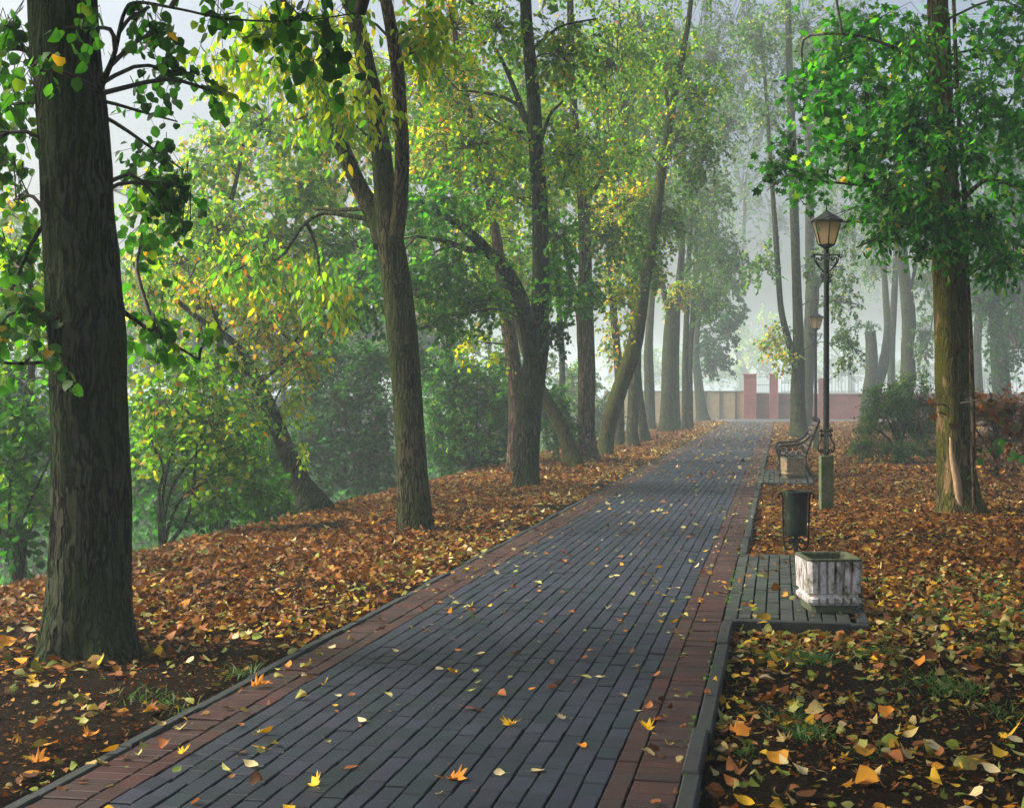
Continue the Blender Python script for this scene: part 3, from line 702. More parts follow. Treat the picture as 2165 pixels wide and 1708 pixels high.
# right-hand mossy tree
tree("maple_tree", "thick mossy trunk with torn bark and lush green crown right of the path",
     [(2030,1085,108),(2026,1040,96),(2020,960,84),(2016,860,80),(2014,740,80),(2011,620,80),(2006,500,82),(2000,420,68),(1994,300,60),(1988,160,52),(1984,40,48),(1982,-40,46)],
     [([(2034,585,14),(2040,480,13),(2036,360,12),(2026,230,10),(2020,100,9),(2016,-20,8)],-.55,-.2,'bark_warm'),
      ([(2000,440,18),(1950,420,13),(1880,400,9),(1800,390,6),(1700,380,3)],0,-.6),([(2010,300,14),(2080,250,10),(2150,250,7),(2230,260,5)],0,.4),
      ([(1990,200,14),(1920,120,10),(1830,80,7),(1740,70,4)],0,-.6),([(2010,560,10),(1960,545,7),(1900,545,4)],0,.4),([(2036,420,12),(2090,380,9),(2160,400,6)],.1,.2)],
     [(1770,110,-.2,90,90,None,1.35),(1850,50,0,110,70,None,1.35),(1740,230,-.3,70,70,None,1.35),(1655,350,-.5,50,42,'dark',1.0),(1720,375,-.4,70,40,None,1.0),(1830,210,-.4,110,90,None,1.35),(1810,320,-.6,110,70,None,1.35),(1880,380,-.5,90,50,None,1.35),(1920,280,-.6,90,90,None,1.0),(1910,120,.4,90,100,None,1.0),
      (2090,110,.2,90,110,None,1.0),(2130,260,.2,70,100,None,1.0),(2110,390,.4,80,80,'lush',.7),(2130,530,.6,60,70,'dark',1.0),(2050,60,-.9,50,60,None,.6),(2160,20,-.2,80,90,None,.9),(2180,180,-.4,80,110,None,.9),
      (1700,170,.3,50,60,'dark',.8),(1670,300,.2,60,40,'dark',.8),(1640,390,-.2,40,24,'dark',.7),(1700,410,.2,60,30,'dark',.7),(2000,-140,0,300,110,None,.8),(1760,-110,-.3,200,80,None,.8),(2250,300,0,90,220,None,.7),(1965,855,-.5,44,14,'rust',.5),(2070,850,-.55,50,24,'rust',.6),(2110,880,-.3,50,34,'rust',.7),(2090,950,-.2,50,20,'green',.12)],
     bark='bark_peel', tm='maple', size=.145, pal='lush', cov=1.0, seg=64, ridg=.06, rk=4.5, lpt=6, droop=.45, tlen=.55, up=4.5, flare=.2, over=(4.5, 1.5, 10.2, 3.6, 1.5, .5),
     bare=[(2036,1082,5),(2028,1052,15),(2022,1010,17),(2013,965,11),(2009,925,3)])
# sapling growing against its trunk: pale slim leaves in front
tree("sapling", "slender sapling with long bright leaves hanging in front of the thick mossy trunk",
     [(2062,1092,12),(2058,1000,11),(2056,850,11),(2052,700,10),(2046,590,9),(2042,480,9),(2036,380,8),(2030,280,7),(2024,180,6),(2018,60,5)], [],
     [(1960,300,-.4,90,60,None,.9),(1900,420,-.5,90,70,None,.9),(1980,470,-.5,80,60,None,1.0),(1870,500,-.5,60,40,None,.8),(2060,330,-.5,44,60,None,.6),(1960,390,-.6,50,44,None,.7),(2080,470,-.4,70,60,None,.9),(1930,220,-.3,70,60,None,.8),(2060,200,-.4,60,70,None,.7),(1960,530,-.4,60,26,None,.8),(1940,100,-.6,40,60,None,.5),(2110,560,-.2,60,44,None,.7),(1820,470,-.4,44,34,None,.6)],
     bark='bark_warm', tm='slim', size=.105, pal='lush', seg=12, lpt=8, droop=.55, tlen=.45, up=.5, flare=.1)
tree("maple_tree", "dark leafy maple behind the thick mossy trunk at the right edge",
     [(2122,905,46),(2118,820,42),(2110,720,38),(2104,620,36),(2098,480,30),(2090,330,24)], [([(2112,720,14),(2150,640,10),(2190,560,7)],0,-1)],
     [(2120,600,-6,60,70,'dark',1.2),(2140,700,-6,50,60,'dark',1.2),(2120,760,-6,44,44,'dark',.9),(2080,640,-5,40,60,'dark',.9),(2150,560,-6,50,50,'autumn',.25),(2170,650,-7,40,90,'dark',1.0),(2090,500,-4,70,70,'dark',1.0),(2140,440,-4,60,80,'dark',1.0),(2050,450,-3,70,80,'green',.7),(2130,330,-3,90,90,'dark',.8)],
     bark='bark_dark', tm='maple', size=.19, pal='dark', seg=16, lpt=6, droop=.8, tlen=.6, up=3, flare=.3)

# trees on the right further off
RG = "trees standing back on the right of the path"
def far(label, x, y, wpx, tops, blobs, bark='bark', pal='olive', cov=.5, size=.13, br=(), name="linden_tree", up=4, group=RG, **k):
    tree(name, label, [(x, y, wpx)] + tops, br, blobs, bark=bark, tm='kitew', size=size, pal=pal, cov=cov, seg=14, droop=.5, up=up, flare=.25, group=group, **k)
far("tall trunk splitting low into two slender stems, beside the lamp posts", 1690, 925, 44, [(1688,880,36),(1686,820,34),(1688,750,28),(1685,620,23),(1680,480,21),(1676,330,19),(1670,160,16),(1666,0,14)],
    [(1600,90,0,70,80,None,.4),(1700,50,0,80,70,None,.4),(1620,230,0,60,60,None,.35),(1790,740,0,30,60,'olive',.5),(1640,720,0,34,40,'autumn',.6),(1655,760,-.5,30,24,'autumn',.7),(1780,640,0,44,50,'olive',.4),(1600,560,0,50,60,'olive',.35),(1730,200,0,60,80,None,.35),(1750,560,0,60,60,None,.4)],
    br=[([(1684,780,20),(1670,730,17),(1652,660,15),(1644,560,14),(1636,440,12),(1628,320,10),(1618,180,8),(1608,60,6)],0,.4)], size=.13)
far("dark trunk with a sawn-off knob halfway up, right behind the two-stemmed tree", 1704, 903, 26, [(1706,850,28),(1710,760,30),(1714,680,32),(1718,610,32),(1714,570,22),(1712,480,21),(1712,360,18),(1706,200,14)],
    [(1790,330,0,60,80,None,.35),(1780,480,0,50,60,None,.35),(1720,120,0,70,80,None,.35)], br=[([(1716,620,22),(1728,600,20),(1733,585,19)],0,0),([(1728,600,9),(1745,560,7),(1752,500,5)],0,.2)])
far("broken leaning stump with a second trunk leaning right, near the iron fence", 1832, 893, 40, [(1836,840,32),(1842,790,28),(1842,740,28),(1840,700,25)], [(1838,690,0,30,14,'dark',.8)],
    br=[([(1838,880,34),(1852,820,30),(1868,770,24),(1876,700,18),(1872,620,15),(1866,520,12)],.2,.4)], up=0, pal='dark', cov=.6)
far("slim trunk between the leaning stump and the gnarled trunk", 1888, 890, 22, [(1886,830,20),(1884,760,17),(1888,680,16),(1892,600,14),(1896,480,11)], [(1900,480,0,60,60,None,.3),(1850,560,0,50,60,None,.3)])
far("gnarled trunk rising behind the green shrub, left of the mossy tree", 1912, 900, 40, [(1914,850,34),(1920,790,36),(1918,740,30),(1922,680,34),(1914,600,28),(1906,520,26),(1900,430,20),(1894,300,15)],
    [(1870,470,0,60,60,None,.3),(1960,600,0,40,60,None,.4),(1950,720,0,34,70,'olive',.5),(1960,430,0,70,60,None,.35)], br=[([(1918,640,10),(1936,560,8),(1944,470,5)],0,.2),([(1926,760,6),(1960,730,4),(1975,650,3)],0,-.3)])
far("grey trunk far behind the reddish shrub at the right edge", 2068, 890, 26, [(2068,820,22),(2066,740,20),(2070,640,17)], [(2070,600,0,60,80,None,.5)])

# wooded bank on the left
BK = "trees growing down the bank on the left"
def bank(label, x, y, d, wpx, tops, blobs, pal='mixed', cov=.6, size=.12, br=(), tm='kitew', name="bank_tree", **k):
    b = at(x, y, d); b[2] = float(ground_z(b[0], b[1])) - .05
    pix = [(x, y, wpx)] + tops
    tree(name, label, pix, br, blobs, bark='bark_dark', tm=tm, size=size, pal=pal, cov=cov * 1.1, seg=14, droop=.6, tlen=.5, up=0, flare=.1, group=BK, base_z=b, **k)
bank("pale yellow-green spreading tree on the bank left of the forked tree with yellow leaves", 470, 1100, 25, 30, [(468,950,26),(466,800,24),(460,650,20),(470,500,15),(500,380,10),(520,280,6)],
     [(440,350,0,100,80,None,.75),(560,260,0,110,90,'mixed',.75),(640,400,0,120,90,'mixed',.8),(430,470,0,110,80,'mixed',.8),(560,520,0,120,70,'mixed',.8),(340,430,0,60,90,'mixed',.6),(700,300,.5,80,90,'mixed',.6),(730,520,.5,90,90,'green',.8),(520,180,.5,80,50,'yellow',.4),(620,640,.3,110,50,'autumn',.7),(420,600,.3,110,60,'autumn',.6)],
     br=[([(464,720,12),(540,600,9),(620,480,6),(680,400,4)],0,1),([(462,680,12),(400,560,8),(350,450,5)],0,.5)])
bank("green tree on the bank between the forked tree and the dark straight trunk", 960, 1090, 34, 26, [(958,950,22),(954,800,20),(948,650,17),(940,500,12),(930,350,8)],
     [(900,320,0,110,100,None,.75),(1000,470,0,110,90,None,.75),(880,500,0,90,90,None,.75),(960,180,0,110,90,None,.6),(820,420,0,70,90,None,.7),(1080,300,0,80,110,None,.6),(760,140,0,110,90,'yellow',.5),(1090,560,0,70,70,None,.6),(800,620,0,90,60,'green',.8),(930,640,0,100,50,'autumn',.7)], size=.14, pal='mixed')
bank("hazy tree on the bank seen through the leaves right of the dark straight trunk", 1190, 1020, 50, 18, [(1190,900,16),(1188,750,14),(1180,600,11),(1170,450,8)],
     [(1170,350,0,110,110,None,.7),(1150,560,0,80,80,None,.7),(1300,280,0,100,120,None,.6),(1240,140,0,120,100,None,.6),(1260,470,0,80,90,None,.6),(1100,180,0,100,100,None,.6),(1360,180,0,90,110,None,.5)], size=.18, pal='mixed')
bank("bright tree top far left, behind and left of the thick left trunk", 40, 1180, 19, 30, [(44,1000,26),(60,850,20),(70,700,15),(60,560,10)],
     [(30,560,0,70,70,'mixed',.8),(70,700,0,70,80,'mixed',.9),(20,640,0,50,90,'green',.8),(20,450,1,60,70,'autumn',.35),(90,600,.5,40,60,'mixed',.6)], size=.10)
bank("hazy yellowish tree far down the bank behind the spreading tree", 600, 1050, 48, 18, [(600,900,16),(604,700,13),(610,520,9)],
     [(330,430,0,90,90,None,.5),(500,320,0,140,110,None,.55),(680,400,0,120,130,None,.55),(800,250,0,120,110,None,.5),(560,560,0,160,110,None,.6),(380,560,0,110,100,None,.55),(760,560,0,120,100,None,.6),(660,160,0,120,80,None,.4),(300,640,0,60,90,None,.5)], size=.2, pal='autumn')

bank("dim blue-green tree filling the gap low behind the forked tree", 700, 1000, 70, 14, [(700,860,12),(704,740,10),(706,620,7)],
     [(640,720,0,120,100,None,1.1),(780,720,0,110,90,None,1.1),(860,690,0,80,70,None,.9),(920,740,0,70,50,None,.8),(520,740,0,120,110,None,1.1),(700,860,0,130,60,None,.9),(400,740,0,120,110,None,1.1),(300,720,0,80,110,None,.8),(560,880,0,120,60,None,.9)], size=.19, pal='olive')
bank("dim blue-green tree low in the mist behind the dark straight trunk", 1040, 970, 75, 12, [(1040,860,11),(1036,760,9),(1030,640,7)],
     [(900,760,0,80,50,None,.55),(1000,720,0,90,50,None,.5),(1120,760,0,80,60,None,.5),(960,830,0,120,50,None,.9),(1100,840,0,90,50,None,.9),(1220,830,0,60,60,None,.6)], size=.19, pal='olive')
bank("ghostly tree at the far left seen under the linden leaves", 120, 1050, 60, 14, [(120,860,12),(124,700,9),(130,560,6)],
     [(60,640,0,90,100,None,.7),(160,760,0,100,100,None,.8),(40,820,0,110,100,None,.9),(260,600,0,70,90,None,.6),(20,480,0,60,60,None,.4)], size=.19, pal='olive')
def shrub(label, x, y, d, stems, blobs, pal, size, tm='kite', cov=1.0, name="shrub", group=None, droop=.3, lpt=10, tlen=.4, sw=10):
    b = at(x, y, d); b[2] = float(ground_z(b[0], b[1])) - .02
    root = thing(name, label, "shrub", b, group)
    g = Geo(); wood = []
    for st in stems:
        Pp = [b] + [at(px, py, d + dd) for px, py, dd in st]
        Q = catmull(Pp, 8 * len(Pp)); wood.append(Q[len(Q)//4:])
        g.add(*tube(Q, np.linspace(sw * d / FPX * .5, .004, len(Q)), 8, True, bark_rmod(.1, 2)))
    g.build("stems", M['bark_dark'], root, b)
    wood = np.vstack(wood); B = []
    for q in blobs:
        px, py, dd, rx, ry = q[:5]; k = (d + dd) / FPX
        B.append((at(px, py, d + dd), (rx * k, .5 * (rx + ry) * k, ry * k), q[5] if len(q) > 5 else None, q[6] if len(q) > 6 else None))
    g = Geo(); crown_geo(g, B, wood, tm, size, pal, cov, lpt, droop, tlen, branch_r=.012)
    g.build("foliage", [M['leaf'], M['twig']], root, b)
SB = "bushes along the foot of the bank"
shrub("bright green many-stemmed bush right of the thick left trunk", 340, 1140, 17, [[(336,1050,0),(345,990,0),(320,930,0),(292,840,.2)],[(345,1040,.1),(370,930,.2),(400,800,.3)],[(360,1040,0),(430,940,.2),(500,850,.4)],[(380,1060,0),(470,1000,.2),(560,960,.3)],[(400,1080,0),(420,900,.2),(440,760,.4)]],
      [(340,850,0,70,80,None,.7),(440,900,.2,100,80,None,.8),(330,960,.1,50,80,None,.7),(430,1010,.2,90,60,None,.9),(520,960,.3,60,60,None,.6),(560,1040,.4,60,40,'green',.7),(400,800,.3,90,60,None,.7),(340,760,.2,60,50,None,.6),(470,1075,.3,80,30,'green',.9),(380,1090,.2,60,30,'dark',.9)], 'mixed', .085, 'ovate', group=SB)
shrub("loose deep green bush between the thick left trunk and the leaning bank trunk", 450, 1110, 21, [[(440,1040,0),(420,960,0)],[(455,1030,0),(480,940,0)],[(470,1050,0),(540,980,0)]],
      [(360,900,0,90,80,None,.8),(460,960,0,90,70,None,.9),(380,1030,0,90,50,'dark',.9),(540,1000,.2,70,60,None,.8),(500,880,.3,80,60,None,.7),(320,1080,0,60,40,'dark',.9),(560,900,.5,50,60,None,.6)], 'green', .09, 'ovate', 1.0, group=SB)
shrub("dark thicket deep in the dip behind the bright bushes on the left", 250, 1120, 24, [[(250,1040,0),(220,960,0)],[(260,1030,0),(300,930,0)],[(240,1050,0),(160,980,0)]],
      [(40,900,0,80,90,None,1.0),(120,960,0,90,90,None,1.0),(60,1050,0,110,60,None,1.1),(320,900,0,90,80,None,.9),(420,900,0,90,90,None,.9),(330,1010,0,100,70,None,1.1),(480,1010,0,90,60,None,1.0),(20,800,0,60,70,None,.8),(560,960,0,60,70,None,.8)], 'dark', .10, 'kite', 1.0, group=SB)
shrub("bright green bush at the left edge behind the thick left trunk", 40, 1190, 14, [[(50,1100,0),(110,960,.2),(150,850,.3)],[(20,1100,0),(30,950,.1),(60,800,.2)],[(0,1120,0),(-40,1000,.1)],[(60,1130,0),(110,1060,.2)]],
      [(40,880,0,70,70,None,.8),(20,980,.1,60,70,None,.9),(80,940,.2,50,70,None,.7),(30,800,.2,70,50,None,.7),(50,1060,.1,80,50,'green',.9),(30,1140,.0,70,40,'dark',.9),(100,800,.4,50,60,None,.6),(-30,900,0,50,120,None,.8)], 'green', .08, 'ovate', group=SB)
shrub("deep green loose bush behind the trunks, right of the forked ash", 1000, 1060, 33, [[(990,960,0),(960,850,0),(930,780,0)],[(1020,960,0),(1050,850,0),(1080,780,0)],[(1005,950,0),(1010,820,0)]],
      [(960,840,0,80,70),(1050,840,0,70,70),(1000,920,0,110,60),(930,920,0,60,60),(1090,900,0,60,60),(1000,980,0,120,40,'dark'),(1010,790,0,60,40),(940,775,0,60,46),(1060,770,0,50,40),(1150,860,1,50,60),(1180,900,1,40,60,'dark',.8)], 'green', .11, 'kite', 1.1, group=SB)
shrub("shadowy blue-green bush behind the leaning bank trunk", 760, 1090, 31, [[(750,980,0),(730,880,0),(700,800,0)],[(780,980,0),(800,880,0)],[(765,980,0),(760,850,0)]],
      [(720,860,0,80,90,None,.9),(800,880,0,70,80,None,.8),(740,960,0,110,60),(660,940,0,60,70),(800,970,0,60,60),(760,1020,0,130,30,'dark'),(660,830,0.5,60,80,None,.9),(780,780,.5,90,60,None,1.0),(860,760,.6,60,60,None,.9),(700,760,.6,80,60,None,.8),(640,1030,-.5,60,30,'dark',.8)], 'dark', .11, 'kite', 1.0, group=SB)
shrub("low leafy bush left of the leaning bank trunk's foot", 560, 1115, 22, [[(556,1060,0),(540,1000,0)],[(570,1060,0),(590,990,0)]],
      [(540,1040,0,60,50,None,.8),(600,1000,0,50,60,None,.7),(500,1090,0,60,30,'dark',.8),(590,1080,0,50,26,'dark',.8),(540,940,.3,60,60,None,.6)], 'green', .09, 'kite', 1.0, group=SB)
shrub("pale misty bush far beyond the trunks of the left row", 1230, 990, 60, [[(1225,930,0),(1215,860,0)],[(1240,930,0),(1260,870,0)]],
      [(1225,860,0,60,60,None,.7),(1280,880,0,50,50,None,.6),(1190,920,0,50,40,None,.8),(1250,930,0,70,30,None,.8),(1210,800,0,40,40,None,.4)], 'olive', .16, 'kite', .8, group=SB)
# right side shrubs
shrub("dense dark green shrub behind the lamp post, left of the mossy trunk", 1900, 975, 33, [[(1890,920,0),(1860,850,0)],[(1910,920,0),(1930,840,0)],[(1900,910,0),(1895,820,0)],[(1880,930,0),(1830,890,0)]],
      [(1862,862,0,40,40),(1905,845,0,34,34,None,.8),(1945,850,0,40,44),(1840,905,0,36,32),(1895,905,0,50,36),(1950,915,0,46,40),(1880,815,0,30,24,None,.5),(1825,945,-.3,34,22,None,.9),(1890,950,-.3,70,24,'dark'),(1975,870,.2,34,44,None,.8),(1930,805,0,34,22,'olive',.5),(1965,960,-.2,50,22,'dark'),(1850,830,.1,24,20,None,.4)], 'dark_olive', .07, 'kite', 1.0, lpt=12, tlen=.3)
shrub("reddish brown withering shrub behind the mossy trunk at the right edge", 2105, 965, 27, [[(2100,900,0),(2060,860,0)],[(2110,900,0),(2140,840,0)],[(2105,890,0),(2090,820,0)],[(2120,930,0),(2170,900,0)]],
      [(2100,880,0,50,40),(2140,930,0,50,40),(2080,930,.2,50,40),(2060,850,-.1,40,30),(2130,860,.1,50,36),(2110,980,-.2,60,24),(2170,900,0,30,60)], 'rust', .085, 'kite', 1.1, lpt=10, tlen=.35)
# misty trees beyond the wall
MG = "misty trees beyond the wall"
def misty(label, x, y, d, wpx, tops, blobs, pal, cov=.7):
    d = d * 2.1; b = at(x, y, d); b[2] = -.1
    tree("misty_tree", label, [(x, y, wpx)] + tops, (), blobs, bark='bark', tm='kitew', size=.5, pal=pal, cov=cov, seg=10, droop=.4, tlen=2.2, up=0, flare=.1, group=MG, base_z=b, lpt=14)
misty("pale misty tree spreading above the beige wall and gate", 1610, 872, 115, 16, [(1580,800,15),(1550,720,11),(1530,660,7)], [(1590,740,0,44,46,'yellow',.8),(1630,700,0,40,50,'mixed',.7),(1560,680,0,30,40,'mixed',.5),(1620,770,0,34,24,'mixed',.7),(1530,790,0,60,30,'mixed',.8),(1470,760,0,60,50,None,.7),(1420,780,0,60,40,None,.7),(1340,770,0,70,50,None,.6)], 'mixed')
misty("faint misty tree beyond the iron fence right of the lamps", 1800, 868, 125, 14, [(1800,780,12),(1796,680,9),(1790,560,6)], [(1760,770,0,60,40,None,.7),(1700,790,0,60,30,None,.8),(1840,760,0,50,50,None,.7),(1800,600,0,70,70,None,.5),(1840,500,0,60,80,None,.5),(1760,450,0,70,80,None,.5),(1820,380,0,60,60,None,.4)], 'olive')
misty("faint misty tree behind the gnarled trunk", 1960, 868, 120, 14, [(1958,780,12),(1956,680,9),(1950,560,6)], [(1960,680,0,50,70,None,.7),(1950,780,0,40,40,'autumn',.6),(1990,560,0,60,80,None,.6),(1910,600,0,50,60,None,.4)], 'olive')
misty("faint misty tree at the far right edge beyond the wall", 2110, 868, 115, 14, [(2110,760,12),(2106,640,9)], [(2000,790,0,60,34,None,.8),(1900,780,0,60,40,None,.7),(2100,800,0,60,30,None,.8),(2110,680,0,60,90,None,.6),(2150,600,0,60,90,None,.6),(2060,760,0,50,50,None,.6)], 'olive')
misty("tall ghostly tree rising over the far end of the path", 1570, 868, 135, 14, [(1568,760,12),(1570,600,10),(1575,420,7)], [(1570,400,0,60,90,None,0.275),(1610,280,0,70,90,None,0.275),(1560,180,0,60,90,None,0.275),(1660,160,0,70,90,None,0.248),(1700,320,0,60,80,None,0.248),(1740,120,0,70,90,None,0.220),(1500,60,0,60,70,None,0.275),(1570,60,0,60,70,None,0.275),(1640,40,0,60,60,None,0.248),(1480,260,0,50,70,None,0.220),(1790,40,0,60,70,None,0.220),(1640,460,0,60,70,None,0.220),(1540,520,0,50,60,None,0.220)], 'olive')
print("crown leaves", LEAVES[0])

# ------------------------------------------------------------------ things beside the path
def dup(root, loc, label, rz=None):
    r = root.copy(); COL.objects.link(r); r.location = loc; r["label"] = label
    if rz is not None: r.rotation_euler = (0, 0, rz)
    for ch in list(root.children):
        c = ch.copy(); COL.objects.link(c); c.parent = r
        for q in list(ch.children):
            d = q.copy(); COL.objects.link(d); d.parent = c
    return r

def flute_ring(W, D, z, gd, nf=6, nsd=8, ch=0.028):
    pts = []
    def side(L, off, n_, rot):
        a = L - 2 * ch; rib = a / (n_ + (n_ - 1) * 0.55); t = -a / 2
        for k in range(n_):
            p = [(t, -off), (t + rib, -off)]
            if k < n_ - 1: p += [(t + rib * 1.07, -off + gd), (t + rib * 1.48, -off + gd)]
            pts.extend([(x * cos(rot) - y * sin(rot), x * sin(rot) + y * cos(rot), z) for x, y in p]); t += rib * 1.55
    side(W, D / 2, nf, 0); side(D, W / 2, nsd, pi / 2); side(W, D / 2, nf, pi); side(D, W / 2, nsd, -pi / 2)
    return pts
def loft(g, rings, cap_top=False):
    n_ = len(rings[0]); v = np.array(rings).reshape(-1, 3); f = []
    for l in range(len(rings) - 1):
        for k in range(n_): f.append((l*n_+k, l*n_+(k+1) % n_, (l+1)*n_+(k+1) % n_, (l+1)*n_+k))
    nv = (vnoise(v[:, 0] * 40 + 9, v[:, 1] * 40 + 9, v[:, 2] * 30) - .5) * .006
    v[:, :2] *= (1 + nv[:, None] * 2.2)
    g.add(v, np.array(f))
    if cap_top:
        m_ = (len(rings) - 1) * n_; k = np.arange(n_)
        g.add(np.vstack([v[m_:], v[m_:].mean(0)]), np.stack([k, (k + 1) % n_, np.full(n_, n_)], -1))
def make_planter(label, loc, rz, mat):
    t = thing("planter", label, "planter", loc, "fluted concrete planters", rz)
    FR = lambda W, D, z, gd: flute_ring(W, D, z, gd)
    g = Geo(); loft(g, [FR(.325, .43, 0, .0), FR(.335, .44, .05, .0), FR(.30, .40, .052, 0)]); g.build("foot", M['planter_moss'], t, smooth=False)
    g = Geo(); loft(g, [FR(.31, .41, .050, 0), FR(.355, .465, .056, .016), FR(.392, .50, .080, .026), FR(.394, .502, .106, .026), FR(.372, .48, .113, 0), FR(.352, .462, .119, 0), FR(.352, .462, .140, 0),
                        FR(.385, .495, .146, .026), FR(.394, .504, .28, .028), FR(.402, .51, .382, .028)]); g.build("fluted_body", mat, t, smooth=False)
    g = Geo(); loft(g, [FR(.402, .51, .380, 0.004), FR(.404, .512, .394, 0), FR(.396, .504, .401, 0), FR(.345, .45, .400, 0), FR(.335, .44, .385, 0), FR(.320, .425, .29, 0)]); g.build("rim", M['planter_moss'], t, smooth=False)
    g = Geo(); r_ = FR(.33, .435, .30, 0); loft(g, [FR(.34, .44, .28, 0), r_], True); g.build("soil_fill", M['soil'], t)
    return t
pp = at(1751, 833, 10.62)
pl = make_planter("white weathered fluted planter in the foreground at the corner of the near paved bay", (pp[0], pp[1], 0.0), YAW, M['planter'])
pp = at(1677, 833, 27.15)
make_planter("tan fluted planter in front of the bench, behind the dark bin", (pp[0], pp[1], 0.0), YAW, M['planter_old'])

# bin
b = gp(1683, 1171); b[2] = float(ground_z(b[0], b[1]))
t = thing("litter_bin", "dark green metal urn bin on a scrolled iron stand behind the white planter", "bin", b, rz=YAW + .05)
g = Geo(); v, f = lathe([(.0, .275), (.105, .272), (.109, .28), (.112, .45), (.118, .66), (.128, .705), (.133, .716), (.131, .722), (.124, .716), (.113, .66), (.104, .30), (0, .29)], 36); g.add(v, f)
g.build("bin_body", M['binpaint'], t)
def flat(pts): return np.array([(x, 0, z) for x, z in pts])
for s in (-1, 1):
    g = Geo()
    top = spiral(.137, .668, .012, .026, 0.0, 1.3 * pi + pi, 18); top = top[:, :]
    bar = [(.136, .64), (.134, .5), (.130, .35), (.126, .22), (.116, .165), (.085, .135), (.055, .135), (.03, .16), (.016, .2)]
    sp = spiral(.047, .212, .031, .008, pi, -1.5 * pi, 22)
    P = np.vstack([catmull(flat([(.168, .650), (.182, .668), (.172, .694), (.148, .696), (.138, .670)] + bar), 60), sp])
    P[:, 0] *= s; g.add(*tube(P, .0105, 8)); g.build("scroll_bar", M['iron'], t)
    g = Geo(); fs = catmull(flat([(0.012, .12), (.025, .06), (.05, .03), (.08, .02), (.095, .04), (.08, .058), (.066, .046)]), 30); fs[:, 0] *= s
    g.add(*tube(fs, .0065, 8)); g.build("foot_scroll", M['iron'], t)
g = Geo(); g.add(*tube(np.array([(0, 0, -.1), (0, 0, .1), (0, 0, .21), (0, 0, .28)]), [.021, .020, .018, .03], 10)); g.build("pole", M['iron'], t)

